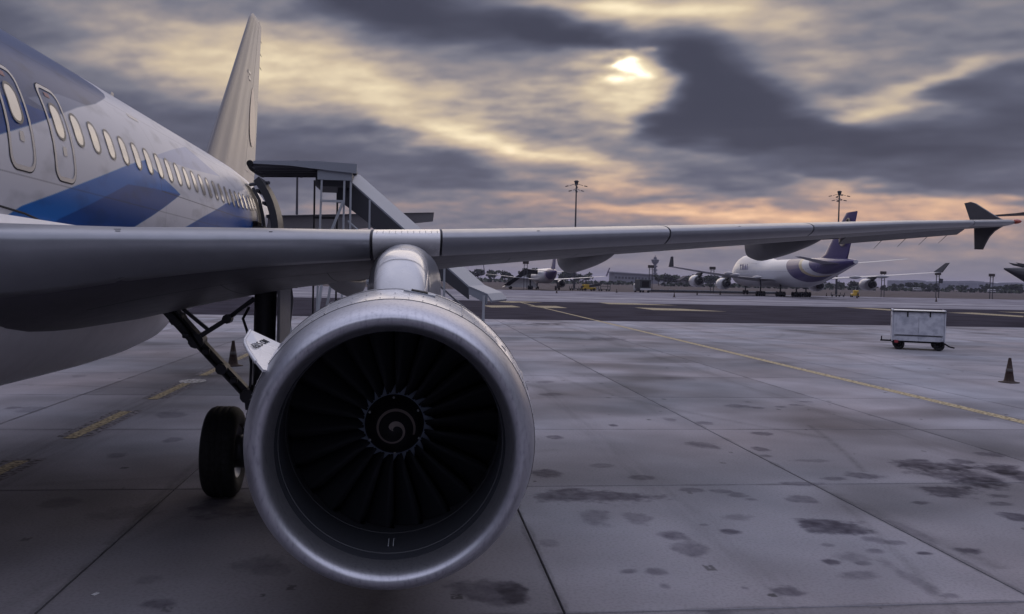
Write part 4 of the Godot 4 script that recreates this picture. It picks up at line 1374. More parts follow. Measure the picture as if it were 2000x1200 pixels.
func fan_blade() -> Mesh:
	# local frame: y along the axis (aft), z outwards along the blade, x tangential
	var st := mb()
	var rings := []
	for u in [0.0, 0.2, 0.4, 0.6, 0.8, 1.0]:
		var r := lerpf(0.25, 0.866, u)
		var c := lerpf(0.20, 0.30, u)
		var twist := deg_to_rad(lerpf(18.0, 64.0, u))
		var ring := PackedVector3Array()
		var ax := Vector3(sin(twist), cos(twist), 0)
		var nx := Vector3(cos(twist), -sin(twist), 0)
		for s in [-0.5, -0.25, 0.0, 0.25, 0.5]:
			ring.append(Vector3(0, 0, r) + ax * c * s + nx * (0.014 * (1.0 - 4 * s * s) + 0.018 * (1.0 - 4 * s * s)))
		for s in [0.25, 0.0, -0.25]:
			ring.append(Vector3(0, 0, r) + ax * c * s + nx * (-0.006 * (1.0 - 4 * s * s) + 0.018 * (1.0 - 4 * s * s)))
		rings.append(ring)
	loft(st, rings, true, true, true)
	st.generate_normals()
	return st.commit()

func strake(nac: Node3D) -> void:
	# a pale plate standing out from the inboard shoulder of the cowl, with the words NO STEP
	var a := Vector3(-1.05, 2.20, -6.10)
	var b := Vector3(-1.04, 2.315, -6.74)
	var c := Vector3(-1.245, 2.405, -6.77)
	var d := Vector3(-1.245, 2.35, -6.55)
	var outw := (c - b).normalized()
	var along := (b - a).normalized()
	var nrm := outw.cross(along).normalized()
	if nrm.y < 0.0: nrm = -nrm
	var rim := PackedVector3Array([a - outw * 0.12, a - along * 0.06 - outw * 0.03, a + outw * 0.045 + along * 0.04, a.lerp(d, 0.5) + outw * 0.03, a.lerp(d, 0.8) + outw * 0.022, d, c, b, b - outw * 0.12])
	var st := mb()
	var lower := PackedVector3Array()
	var upper := PackedVector3Array()
	for p in rim:
		lower.append(p - nrm * 0.009)
		upper.append(p + nrm * 0.009)
	loft(st, [lower, upper], true, true, true, true)
	var s := obj(st, "nacelle_strake", mats["cowl_paint"], nac)
	st = mb()
	pipe(st, PackedVector3Array([rim[2], rim[3], rim[4], d, d.lerp(c, 0.6), c]), 0.014, 6)
	obj(st, "strake_bead", mats["cowl_paint"], nac)
	var t := TextMesh.new()
	t.text = "NO STEP"
	t.font_size = 16
	t.pixel_size = 0.0046
	t.depth = 0.003
	var f := SystemFont.new()
	f.font_names = PackedStringArray(["Droid Sans"])
	t.font = f
	var dir := -(along * 0.24 - outw * 0.048).normalized()
	var bas := Basis(dir, nrm.cross(dir), nrm)
	put(t, "lettering", mats["seam_dark"], nac, Transform3D(bas, (b + c) * 0.5 - along * 0.22 - outw * 0.01 + nrm * 0.0105))

func pylon(root: Node3D) -> void:
	var st := mb()
	var rings := []
	# rising nose that runs back and up into the wing: section half-width, top, bottom
	for q in [[6.9, 0.12, 2.70, 2.6], [7.0, 0.19, 2.80, 2.6], [7.15, 0.215, 2.91, 2.6], [7.35, 0.23, 3.0, 2.5], [7.6, 0.238, 3.06, 2.5], [7.9, 0.243, 3.10, 2.5], [8.25, 0.25, 3.125, 2.5], [8.6, 0.26, 3.13, 2.5], [9.2, 0.26, 3.09, 2.5], [10.5, 0.24, 2.98, 2.55], [12.0, 0.16, 2.85, 2.6], [12.8, 0.05, 2.8, 2.66]]:
		var r := PackedVector3Array()
		for k in 25:
			var a := PI * k / 24.0
			var w: float = q[1]
			var top: float = q[2]
			var x := w * signf(cos(a)) * pow(absf(cos(a)), 0.8)
			r.append(Vector3(EX + 0.03 + x, top - minf(w * 1.0, (top - float(q[3])) * 0.6) * (1.0 - pow(sin(a), 0.8)), -float(q[0])))
		r.append(Vector3(EX + 0.03 - float(q[1]), minf(2.64, float(q[2]) - 0.04), -float(q[0])))
		r.append(Vector3(EX + 0.03 + float(q[1]), minf(2.64, float(q[2]) - 0.04), -float(q[0])))
		rings.append(r)
	loft(st, rings, true, true, true)
	var p := obj(st, "pylon", mats["cowl_paint"], root, -BASE)
	# flared collar under the leading edge
	st = mb()
	rings = []
	for q in [[8.05, 0.244, 3.09], [8.25, 0.262, 3.13], [8.45, 0.29, 3.16], [8.65, 0.33, 3.178], [8.9, 0.375, 3.165], [9.3, 0.36, 3.09], [10.0, 0.31, 2.95]]:
		var r := PackedVector3Array()
		for k in 21:
			var a := PI * k / 20.0
			r.append(Vector3(EX + 0.05 + float(q[1]) * cos(a), float(q[2]) - 0.5 * (1.0 - pow(sin(a), 0.65)), -float(q[0])))
		rings.append(r)
	loft(st, rings, true, true, true)
	obj(st, "pylon_collar", mats["slat_grey"], p)
	# panel seams across the pylon
	for q in [[7.35, 0.232, 3.002], [7.9, 0.245, 3.102]]:
		st = mb()
		var rr := []
		for dz in [-0.006, 0.006]:
			var r := PackedVector3Array()
			for k in 25:
				var a := PI * k / 24.0
				var w: float = float(q[1]) + 0.003
				r.append(Vector3(EX + 0.03 + w * signf(cos(a)) * pow(absf(cos(a)), 0.8), float(q[2]) + 0.003 - w * (1.0 - pow(sin(a), 0.8)), -float(q[0]) + dz))
			rr.append(r)
		loft(st, rr, false)
		obj(st, "panel_seam", mats["exit_grey"], p)

# ---- main undercarriage
func wheel_mesh(r: float, w: float) -> Array:
	var st := mb()
	var b := frame_of(Vector3.RIGHT)
	var h := w * 0.5
	var prof := [Vector2(-h * 0.80, r * 0.56), Vector2(-h * 0.98, r * 0.66), Vector2(-h, r * 0.78), Vector2(-h * 0.93, r * 0.9), Vector2(-h * 0.75, r * 0.97), Vector2(-h * 0.5, r)]
	for g in [-0.36, 0.0, 0.36]:
		prof += [Vector2(h * (g - 0.03), r * 0.998), Vector2(h * (g - 0.02), r * 0.98), Vector2(h * (g + 0.02), r * 0.98), Vector2(h * (g + 0.03), r * 0.998)]
	prof += [Vector2(h * 0.5, r), Vector2(h * 0.75, r * 0.97), Vector2(h * 0.93, r * 0.9), Vector2(h, r * 0.78), Vector2(h * 0.98, r * 0.66), Vector2(h * 0.80, r * 0.56)]
	lathe(st, prof, Vector3.ZERO, b, 48)
	st.generate_normals()
	var tyre := st.commit()
	st = mb()
	for s in [-1.0, 1.0]:
		lathe(st, [Vector2(h * 0.85 * s, r * 0.575), Vector2(h * 0.7 * s, r * 0.54), Vector2(h * 0.35 * s, r * 0.42), Vector2(h * 0.3 * s, r * 0.2), Vector2(h * 0.6 * s, r * 0.17), Vector2(h * 0.62 * s, 0.01)], Vector3.ZERO, b, 32)
		for i in 8:
			var a := TAU * i / 8
			tube(st, Vector3(h * 0.3 * s, cos(a) * r * 0.33, sin(a) * r * 0.33), Vector3(h * 0.45 * s, cos(a) * r * 0.33, sin(a) * r * 0.33), r * 0.05, -1, 8)
	st.generate_normals()
	return [tyre, st.commit()]

func make_gear(root: Node3D) -> void:
	var wm := wheel_mesh(0.575, 0.41)
	for side in [1, -1]:
		var gx: float = CX + 3.89 * side
		var st := mb()
		tube(st, Vector3(gx, 2.9, -11.35), Vector3(gx, 1.35, -11.18), 0.145, 0.135, 16)
		tube(st, Vector3(gx, 1.35, -11.18), Vector3(gx, 0.55, -11.13), 0.085, 0.085, 14)
		tube(st, Vector3(gx, 1.42, -11.19), Vector3(gx, 1.30, -11.18), 0.165, 0.165, 16)
		tube(st, Vector3(gx - 0.75, 0.575, -11.13), Vector3(gx + 0.75, 0.575, -11.13), 0.07, -1, 12)
		tube(st, Vector3(gx, 0.46, -11.13), Vector3(gx, 0.72, -11.13), 0.12, -1, 14)
		bar(st, Vector3(gx, 1.25, -11.32), Vector3(gx, 0.95, -11.62), 0.12, 0.05)
		bar(st, Vector3(gx, 0.95, -11.62), Vector3(gx, 0.62, -11.2), 0.10, 0.05)
		var leg := obj(st, "main_gear_leg", mats["gear_metal"], root, -BASE)
		for s in [-1, 1]:
			var w := put(wm[0], "tyre", mats["tyre_rubber"], leg, Transform3D(Basis.IDENTITY, Vector3(gx + 0.465 * s, 0.572, -11.13)))
			put(wm[1], "wheel_rim", mats["rim_metal"], leg, Transform3D(Basis.IDENTITY, Vector3(gx + 0.465 * s, 0.572, -11.13)))
		# folding side brace with its fittings, and the lock links
		st = mb()
		var k := -float(side)
		bar(st, Vector3(gx + k * 1.28, 2.55, -11.05), Vector3(gx + k * 0.78, 1.98, -11.08), 0.17, 0.15)
		bar(st, Vector3(gx + k * 0.80, 2.0, -11.08), Vector3(gx + k * 0.14, 1.27, -11.12), 0.13, 0.12)
		for q in [[0.79, 1.99, 0.095], [1.03, 2.26, 0.085], [0.48, 1.64, 0.07], [0.16, 1.3, 0.09]]:
			tube(st, Vector3(gx + k * q[0], q[1], -10.96), Vector3(gx + k * q[0], q[1], -11.2), q[2], -1, 10)
		bar(st, Vector3(gx + k * 0.16, 1.32, -11.1), Vector3(gx + k * 0.14, 1.12, -11.1), 0.12, 0.1)
		for q in [[1.16, 2.36], [0.9, 2.06], [0.66, 1.86], [0.32, 1.5]]:
			box(st, Vector3(gx + k * q[0], q[1], -10.96), Vector3(0.09, 0.07, 0.06), Transform3D.IDENTITY, 0.012)
		obj(st, "side_brace", mats["gear_metal"], leg)
		st = mb()
		pipe(st, PackedVector3Array([Vector3(gx + k * 1.2, 2.5, -10.95), Vector3(gx + k * 0.92, 2.2, -10.93), Vector3(gx + k * 0.7, 1.86, -10.98), Vector3(gx + k * 0.42, 1.56, -11.0), Vector3(gx + k * 0.1, 1.2, -10.99), Vector3(gx + k * 0.12, 0.8, -11.0), Vector3(gx + k * 0.2, 0.62, -11.05)]), 0.016, 6)
		pipe(st, PackedVector3Array([Vector3(gx - k * 0.1, 2.5, -11.15), Vector3(gx - k * 0.16, 1.9, -11.05), Vector3(gx - k * 0.1, 1.4, -11.0), Vector3(gx - k * 0.16, 0.9, -11.02), Vector3(gx - k * 0.24, 0.66, -11.06)]), 0.014, 6)
		obj(st, "brake_hose", mats["black"], leg)
		for s in [-1, 1]:
			st = mb()
			lathe(st, [Vector2(-0.06, 0.06), Vector2(-0.06, 0.21), Vector2(0.06, 0.21), Vector2(0.06, 0.06)], Vector3(gx + 0.26 * s, 0.575, -11.13), frame_of(Vector3.RIGHT), 24)
			for i in 6:
				var ba := TAU * i / 6
				tube(st, Vector3(gx + 0.17 * s, 0.575 + cos(ba) * 0.15, -11.13 + sin(ba) * 0.15), Vector3(gx + 0.22 * s, 0.575 + cos(ba) * 0.15, -11.13 + sin(ba) * 0.15), 0.035, -1, 8)
			obj(st, "brake_pack", mats["gear_metal"], leg)
		st = mb()
		bar(st, Vector3(gx + k * 0.79, 2.02, -11.0), Vector3(gx + k * 0.42, 2.27, -11.05), 0.075, 0.06)
		bar(st, Vector3(gx + k * 0.42, 2.27, -11.05), Vector3(gx + k * 0.1, 2.53, -11.08), 0.06, 0.05)
		tube(st, Vector3(gx + k * 0.42, 2.27, -10.98), Vector3(gx + k * 0.42, 2.27, -11.12), 0.06, -1, 8)
		bar(st, Vector3(gx + k * 1.05, 2.47, -11.0), Vector3(gx + k * 0.66, 2.14, -11.02), 0.04, 0.04)
		pipe(st, PackedVector3Array([Vector3(gx + k * 0.16, 2.42, -11.05), Vector3(gx + k * 0.22, 2.28, -10.98), Vector3(gx + k * 0.17, 2.12, -11.0), Vector3(gx + k * 0.12, 1.7, -11.02), Vector3(gx + k * 0.13, 1.4, -11.02)]), 0.018)
		obj(st, "lock_link", mats["gear_metal"], leg)
		# door plate on the outboard side of the leg
		st = mb()
		box(st, Vector3(gx - k * 0.24, 2.02, -11.28), Vector3(0.035, 1.5, 0.95), Transform3D.IDENTITY, 0.012)
		obj(st, "gear_door", mats["door_metal"], leg)
		st = mb()
		slab_of(st, PackedVector2Array([Vector2(0.0, 2.72), Vector2(0.22, 2.72), Vector2(0.25, 2.5), Vector2(0.2, 1.95)]), Vector3(gx - k * 0.0, 0, -12.0), Vector3(-k, 0, -0.3), Vector3.UP, Vector3(0, 0, 0.03))
		obj(st, "hinged_door_flap", mats["door_metal"], leg)
	# nose leg, behind the camera's left
	var st := mb()
	tube(st, Vector3(CX, 1.9, 1.6), Vector3(CX, 0.4, 1.6), 0.09)
	tube(st, Vector3(CX - 0.3, 0.38, 1.6), Vector3(CX + 0.3, 0.38, 1.6), 0.05)
	var leg := obj(st, "nose_gear_leg", mats["gear_metal"], root, -BASE)
	var nm := wheel_mesh(0.38, 0.22)
	for s in [-1, 1]:
		put(nm[0], "tyre", mats["tyre_rubber"], leg, Transform3D(Basis.IDENTITY, Vector3(CX + 0.25 * s, 0.378, 1.6)))
		put(nm[1], "wheel_rim", mats["rim_metal"], leg, Transform3D(Basis.IDENTITY, Vector3(CX + 0.25 * s, 0.378, 1.6)))

func make_airliner() -> void:
	var root := thing("airliner", "large white airliner with blue swooshes and grey wing over a big turbofan engine", "airliner", BASE)
	make_hull(root)
	make_wing(root)
	make_engine(root)
	make_gear(root)

# ---------------------------------------------------------------- passenger stairs at the rear door
func make_stairs() -> void:
	var root := thing("passenger_stairs", "covered mobile passenger stairs with pale sloping roof at the rear door", "passenger stairs", Vector3(-1.0, 0, -22.5))
	var at := Vector3(1.0, 0, 22.5)
	var pale: Material = mats["roof_sheet"]
	var dark: Material = mats["canopy_dark"]
	# canopy over the platform: dark ribbed underside, pale fascia, black bumper against the hull
	var st := mb()
	slab_of(st, PackedVector2Array([Vector2(-4.05, 5.63), Vector2(-1.55, 5.70), Vector2(-1.55, 5.80), Vector2(-4.05, 5.74)]), Vector3(0, 0, -22.85), Vector3.RIGHT, Vector3.UP, Vector3(0, 0, 1.8))
	var roof := obj(st, "platform_canopy", dark, root, at + Vector3(0, -0.13, 0))
	for k in 5:
		st = mb()
		bar(st, Vector3(-4.0, 5.60, -22.12 - k * 0.36), Vector3(-2.5, 5.645, -22.12 - k * 0.36), 0.05, 0.06)
		obj(st, "canopy_rib", mats["steel_dark"], roof)
	st = mb()
	slab_of(st, PackedVector2Array([Vector2(-4.0, 5.72), Vector2(-3.1, 5.70), Vector2(-2.0, 5.60), Vector2(-1.45, 5.56), Vector2(-1.45, 5.80), Vector2(-2.5, 5.84), Vector2(-4.0, 5.79)]), Vector3(0, 0, -21.92), Vector3.RIGHT, Vector3.UP, Vector3(0, 0, 0.05))
	obj(st, "canopy_fascia", pale, roof)
	st = mb()
	pipe(st, PackedVector3Array([Vector3(-4.08, 5.72, -21.9), Vector3(-4.12, 5.68, -22.4), Vector3(-4.12, 5.67, -23.2), Vector3(-4.08, 5.66, -23.75)]), 0.085, 12)
	obj(st, "bumper", mats["black"], roof)
	st = mb()
	quad(st, Vector3(-2.55, 5.62, -21.97), Vector3(-1.5, 5.58, -21.97), Vector3(-1.6, 4.95, -22.0), Vector3(-2.35, 5.0, -22.0))
	st = mb()
	box(st, Vector3(-2.05, 5.42, -23.0), Vector3(0.9, 0.36, 1.7))
	obj(st, "roof_box", dark, roof)
	st = mb()
	box(st, Vector3(-2.0, 5.50, -21.97), Vector3(0.86, 0.24, 0.05))
	obj(st, "header_plate", pale, roof)
	# frame: posts, rungs, braces down to the chassis
	for q in [[-2.32, -21.98, -2.44, 0.0, true], [-1.76, -21.98, -1.80, 0.0, true], [-2.72, -23.9, -2.72, 0.0, false], [-2.1, -23.9, -2.1, 0.0, false], [-1.72, -23.5, -1.75, 0.0, false], [-1.60, -22.0, -1.62, 1.0, true]]:
		st = mb()
		bar(st, Vector3(q[0], 5.44, q[1]), Vector3(q[2], 0.55, q[1]), 0.048, 0.048)
		obj(st, "post", mats["steel_pale"] if q[4] else mats["steel_dark"], root, at)
	for q in [[-2.34, -1.76, 4.72, -21.96], [-2.36, -1.78, 3.6, -21.96], [-2.72, -2.1, 4.42, -23.9], [-2.1, -1.72, 4.85, -23.7]]:
		st = mb()
		bar(st, Vector3(q[0], q[2], q[3]), Vector3(q[1], q[2], q[3]), 0.06, 0.06)
		obj(st, "cross_rail", mats["steel_pale"] if q[3] > -22.5 else mats["steel_dark"], root, at)
	for q in [[Vector3(-2.28, 3.4, -21.93), Vector3(-1.78, 4.72, -21.93)], [Vector3(-2.38, 0.6, -21.93), Vector3(-1.95, 3.3, -21.93)], [Vector3(-3.3, 3.0, -21.6), Vector3(-2.75, 0.6, -21.2)], [Vector3(-2.2, 3.1, -21.6), Vector3(-2.45, 0.6, -21.3)]]:
		st = mb()
		bar(st, q[0], q[1], 0.09, 0.06)
		obj(st, "brace", mats["steel_pale"], root, at)
	st = mb()
	tube(st, Vector3(-2.86, 1.12, -21.28), Vector3(-2.84, 1.3, -21.29), 0.075, -1, 8)
	obj(st, "red_band", mats["red_paint"], root, at)
	# platform floor and side rails
	st = mb()
	box(st, Vector3(-2.75, 3.36, -22.95), Vector3(2.3, 0.1, 1.9))
	obj(st, "platform", mats["steel_pale"], root, at)
	st = mb()
	pipe(st, PackedVector3Array([Vector3(-2.95, 3.45, -21.98), Vector3(-2.92, 3.62, -21.98), Vector3(-1.65, 3.62, -21.98)]), 0.03)
	for k in 5:
		tube(st, Vector3(-2.85 + k * 0.26, 3.42, -21.98), Vector3(-2.85 + k * 0.26, 3.62, -21.98), 0.022)
	obj(st, "guard_rail", mats["steel_pale"], root, at)
	# sloping covered flight: roof, near side sheet, far side sheet
	var a := Vector3(-1.98, 5.54, -22.6)
	var b := Vector3(1.40, 2.60, -21.3)
	var c := Vector3(1.84, 2.42, -21.0)
	var p := Vector3(0.5, 0.02, -1.15)
	var up := Vector3(0, 0.05, 0)
	st = mb()
	loft(st, [PackedVector3Array([a, a + up, a + p + up, a + p]), PackedVector3Array([b, b + up, b + p + up, b + p]), PackedVector3Array([c, c + up, c + p + up, c + p])], true, true, true, true)
	obj(st, "stair_roof", pale, root, at)
	st = mb()
	var dn := Vector3(0, -0.72, 0)
	var cn := Vector3(0, -0.16, 0)
	loft(st, [PackedVector3Array([a, a + dn, a + dn + p * 0.03, a + p * 0.03]), PackedVector3Array([b, b + dn * 0.4, b + dn * 0.4 + p * 0.03, b + p * 0.03])], true, true, true, true)
	obj(st, "side_sheet", dark, root, at)
	st = mb()
	loft(st, [PackedVector3Array([a + p * 0.97, a + dn + p * 0.97, a + dn + p, a + p]), PackedVector3Array([b + p * 0.97, b + cn + p * 0.97, b + cn + p, b + p])], true, true, true, true)
	obj(st, "side_sheet", dark, root, at)
	st = mb()
	loft(st, [PackedVector3Array([b + up * 0.4, b + cn, b + cn + p * 0.03, b + p * 0.03 + up * 0.4]), PackedVector3Array([c + up * 0.4, c + cn * 1.3, c + cn * 1.3 + p * 0.03, c + p * 0.03 + up * 0.4])], true, true, true, true)
	st.set_smooth_group(-1)
	var nose := PackedVector3Array([c, c + up, c + p + up, c + p])
	var nose2 := PackedVector3Array([c + Vector3(0.09, -0.17, 0.05), c + Vector3(0.12, -0.12, 0.06), c + p + Vector3(0.12, -0.12, 0.06), c + p + Vector3(0.09, -0.17, 0.05)])
	loft(st, [nose, nose2], true, true, true, true)
	obj(st, "roof_valance", pale, root, at)
	for q in [[0.25, 0.0], [0.82, 0.0], [0.3, 0.95]]:
		var e := a.lerp(b, q[0])
		st = mb()
		tube(st, e + p * q[1], Vector3(e.x, maxf(e.y - 3.0, 0.3), e.z) + p * q[1], 0.03)
		obj(st, "roof_post", mats["steel_pale"], root, at)
	st = mb()
	tube(st, c + Vector3(-0.08, 0, 0), Vector3(c.x - 0.1, 0.35, c.z), 0.035)
	obj(st, "roof_post", mats["steel_pale"], root, at)
	# treads between stringers
	var lo := Vector3(1.75, 0.35, -21.1)
	var hi := Vector3(-1.7, 3.3, -22.3)
	for i in 16:
		st = mb()
		var q := lo.lerp(hi, i / 15.0) + p * 0.5
		box(st, Vector3.ZERO, Vector3(1.5, 0.04, 0.26), Transform3D(Basis(p.normalized(), Vector3.UP, p.normalized().cross(Vector3.UP)), q))
		obj(st, "tread", mats["steel_pale"], root, at)
	for s in [0.02, 0.98]:
		st = mb()
		bar(st, lo + p * s + Vector3(0, -0.08, 0), hi + p * s + Vector3(0, -0.08, 0), 0.05, 0.22)
		obj(st, "stringer", mats["steel_pale"], root, at)
		st = mb()
		pipe(st, PackedVector3Array([lo.lerp(hi, 0.12) + p * s + Vector3(0, 0.95, 0), hi + p * s + Vector3(0, 0.95, 0)]), 0.028)
		obj(st, "handrail", mats["steel_pale"], root, at)
	st = mb()
	box(st, Vector3(-0.2, 0.48, -22.6), Vector3(4.6, 0.18, 1.7), Transform3D.IDENTITY, 0.03)
	obj(st, "chassis", mats["steel_dark"], root, at)
	var wm := wheel_mesh(0.3, 0.2)
	for x in [-2.1, 1.6]:
		for z in [-21.75, -23.45]:
			put(wm[0], "tyre", mats["tyre_rubber"], root, Transform3D(Basis(Vector3.UP, PI / 2), at + Vector3(x, 0.298, z)))
	# tow bar raised in front
	st = mb()
	pipe(st, PackedVector3Array([Vector3(-3.0, 0.72, -20.6), Vector3(-2.98, 1.55, -20.65)]), 0.022)
	pipe(st, PackedVector3Array([Vector3(-3.0, 0.75, -20.6), Vector3(-3.22, 1.05, -20.55), Vector3(-3.0, 1.08, -20.6), Vector3(-2.9, 1.15, -20.62), Vector3(-2.82, 0.85, -20.62)]), 0.02)
	pipe(st, PackedVector3Array([Vector3(-2.95, 1.12, -20.63), Vector3(-2.78, 1.25, -20.7), Vector3(-2.66, 1.15, -20.9), Vector3(-2.6, 0.55, -21.8)]), 0.03)
	obj(st, "tow_bar", mats["black"], root, at)

# ---------------------------------------------------------------- parked jets of the far stands
# local: nose at the origin, tail towards +z; group of numbers per type
func ring_at(cx: float, w: float, top: float, bot: float, z: float, n := 28, lobe := 0.0, lobe_w := 0.7) -> PackedVector3Array:
	var r := PackedVector3Array()
	for j in n:
		var a := deg_to_rad(-90.0 + 360.0 * j / n)
		var y := (top + bot) * 0.5 + (top - bot) * 0.5 * sin(a)
		var x := w * cos(a)
		if lobe > 0.0 and sin(a) > 0.0:   # the upper deck's narrower crown
			y += lobe * pow(sin(a), 1.6)
			x *= 1.0 - (1.0 - lobe_w) * pow(sin(a), 2.0) * 0.6
		r.append(Vector3(cx + x, y, z))
	return r

func jet_hull(root: Node3D, rows: Array, m: Material, n := 28) -> MeshInstance3D:
	var st := mb()
	var rings := []
	var us := PackedFloat32Array()
	var vs := PackedFloat32Array()
	for j in n:
		vs.append(float(j) / n)
	var l: float = rows[rows.size() - 1][0]
	for q in rows:
		rings.append(ring_at(0, q[1], q[2], q[3], q[0], n, q[4] if q.size() > 4 else 0.0))
		us.append(q[0] / l)
	loft(st, rings, true, true, true, false, us, vs)
	return obj(st, "fuselage", m, root)

func jet_wing(root: Node3D, side: int, spec: Array, called: String, m: Material) -> MeshInstance3D:
	# rows: span, leading edge z, chord, height, thickness
	var st := mb()
	var rings := []
	for q in spec:
		rings.append(aero_ring(Vector3(q[0] * side, q[3], q[1]), Vector3(0, 0, q[2]), Vector3(0, q[4], 0), 7))
	loft(st, rings, true, true, true)
	return obj(st, called, m, root)

func jet_fin(root: Node3D, rows: Array, m: Material) -> MeshInstance3D:
	var st := mb()
	var rings := []
	for q in rows:      # height, leading edge z, chord, thickness
		rings.append(aero_ring(Vector3(0, q[0], q[1]), Vector3(0, 0, q[2]), Vector3(q[3], 0, 0), 7))
	loft(st, rings, true, true, true)
	return obj(st, "fin", m, root)

func jet_engine(root: Node3D, at: Vector3, r: float, l: float, wing_y: float, cowl: Material) -> void:
	var b := frame_of(Vector3.BACK)
	var st := mb()
	lathe(st, [Vector2(0.35 * l, r * 0.1), Vector2(0.32 * l, r * 0.78), Vector2(0.05 * l, r * 0.76), Vector2(0.0, r * 0.86), Vector2(0.06 * l, r * 0.95), Vector2(0.3 * l, r), Vector2(0.55 * l, r * 0.97), Vector2(0.72 * l, r * 0.86), Vector2(0.72 * l, r * 0.78), Vector2(0.66 * l, r * 0.5)], at, b, 24)
	var n := obj(st, "engine_nacelle", cowl, root)
	st = mb()
	lathe(st, [Vector2(0.6 * l, r * 0.55), Vector2(0.73 * l, r * 0.60), Vector2(0.88 * l, r * 0.48), Vector2(0.92 * l, r * 0.38), Vector2(0.9 * l, r * 0.28), Vector2(1.05 * l, r * 0.05)], at, b, 20, true, true)
	obj(st, "exhaust_nozzle", mats["gear_metal"], n)
	st = mb()
	slab_of(st, PackedVector2Array([Vector2(0.12 * l, r * 0.9), Vector2(0.75 * l, r * 0.6), Vector2(1.15 * l, wing_y - at.y), Vector2(0.62 * l, wing_y - at.y + 0.1)]), at, Vector3.BACK, Vector3.UP, Vector3(r * 0.3, 0, 0))
	obj(st, "engine_pylon", mats["gear_metal"], n)

func bogie(root: Node3D, at: Vector3, top: float, r: float, rows: int, gap: float, track: float) -> void:
	var st := mb()
	tube(st, at + Vector3(0, r, 0), at + Vector3(0, top, -0.3), 0.16, 0.22, 8)
	bar(st, at + Vector3(0, r, -gap * 0.5 * (rows - 1)), at + Vector3(0, r, gap * 0.5 * (rows - 1) + 0.01), 0.2, 0.2)
	var leg := obj(st, "gear_leg", mats["gear_metal"], root)
	for k in rows:
		for s in [-0.5, 0.5]:
			st = mb()
			var c := at + Vector3(track * s, r, (k - (rows - 1) * 0.5) * gap)
			lathe(st, [Vector2(-0.2, r * 0.5), Vector2(-0.2, r * 0.85), Vector2(-0.13, r * 0.98), Vector2(0.13, r * 0.98), Vector2(0.2, r * 0.85), Vector2(0.2, r * 0.5)], c, frame_of(Vector3.RIGHT), 18, true, true)
			obj(st, "wheel", mats["tyre_rubber"], leg)

func jumbo_paint() -> StandardMaterial3D:
	var w := 1024
	var h := 512
	var im := Image.create(w, h, false, Image.FORMAT_RGB8)
	im.fill(lin(0.50, 0.50, 0.54))
	var purple := lin(0.028, 0.016, 0.10)
	var gold := lin(0.34, 0.28, 0.17)
	var pale := lin(0.42, 0.42, 0.46)
	# bands that start high and curl down and aft; each edge runs from a place at the crown to one at the keel
	var sweep := func(t0: float, b0: float, t1: float, b1: float, c: Color) -> void:
		for side in [false, true]:
			var poly := []
			for pass_ in 2:
				for i in 25:
					var k := i / 24.0 if pass_ == 0 else 1.0 - i / 24.0
					var ang := lerpf(90.0, -80.0, k)
					var z := lerpf(t0, b0, 0.25 * k + 0.75 * pow(k, 1.9)) if pass_ == 0 else lerpf(t1, b1, 0.25 * k + 0.75 * pow(k, 1.9))
					poly.append(Vector2(z / 69.0 * w, ((180.0 - ang if side else ang) + 90.0) / 360.0 * h))
			fill_poly(im, poly, c)
	sweep.call(38.5, 55.0, 46.0, 60.0, purple)
	sweep.call(45.6, 60.0, 47.2, 61.0, gold)
	sweep.call(47.2, 61.0, 51.0, 62.0, pale)
	sweep.call(51.0, 62.0, 80.0, 80.0, purple)
	# rows of cabin windows and doors, too small to be told apart one by one
	for side in [false, true]:
		for row in [[5.0, 9.5, 58.0], [36.0, 8.0, 24.0]]:
			var z: float = row[1]
			while z < row[2]:
				var ang: float = row[0]
				if not (z > 26.5 and z < 27.5):
					var x := int(z / 69.0 * w)
					var y := int(((180.0 - ang if side else ang) + 90.0) / 360.0 * h)
					im.fill_rect(Rect2i(x, y - 2, 4, 4), lin(0.09, 0.09, 0.11))
				z += 1.0
		for z in [11.0, 22.0, 33.0, 44.0, 57.0]:
			var x := int(z / 69.0 * w)
			var y := int(((180.0 - 6.0 if side else 6.0) + 90.0) / 360.0 * h)
			im.fill_rect(Rect2i(x, y - 10, 1, 20), lin(0.3, 0.3, 0.33))
			im.fill_rect(Rect2i(x + 15, y - 10, 1, 20), lin(0.3, 0.3, 0.33))
	var m := mat("jumbo_paint", Color.WHITE, 0.35, 0.0, 0.3)
	m.albedo_texture = ImageTexture.create_from_image(im)
	return m

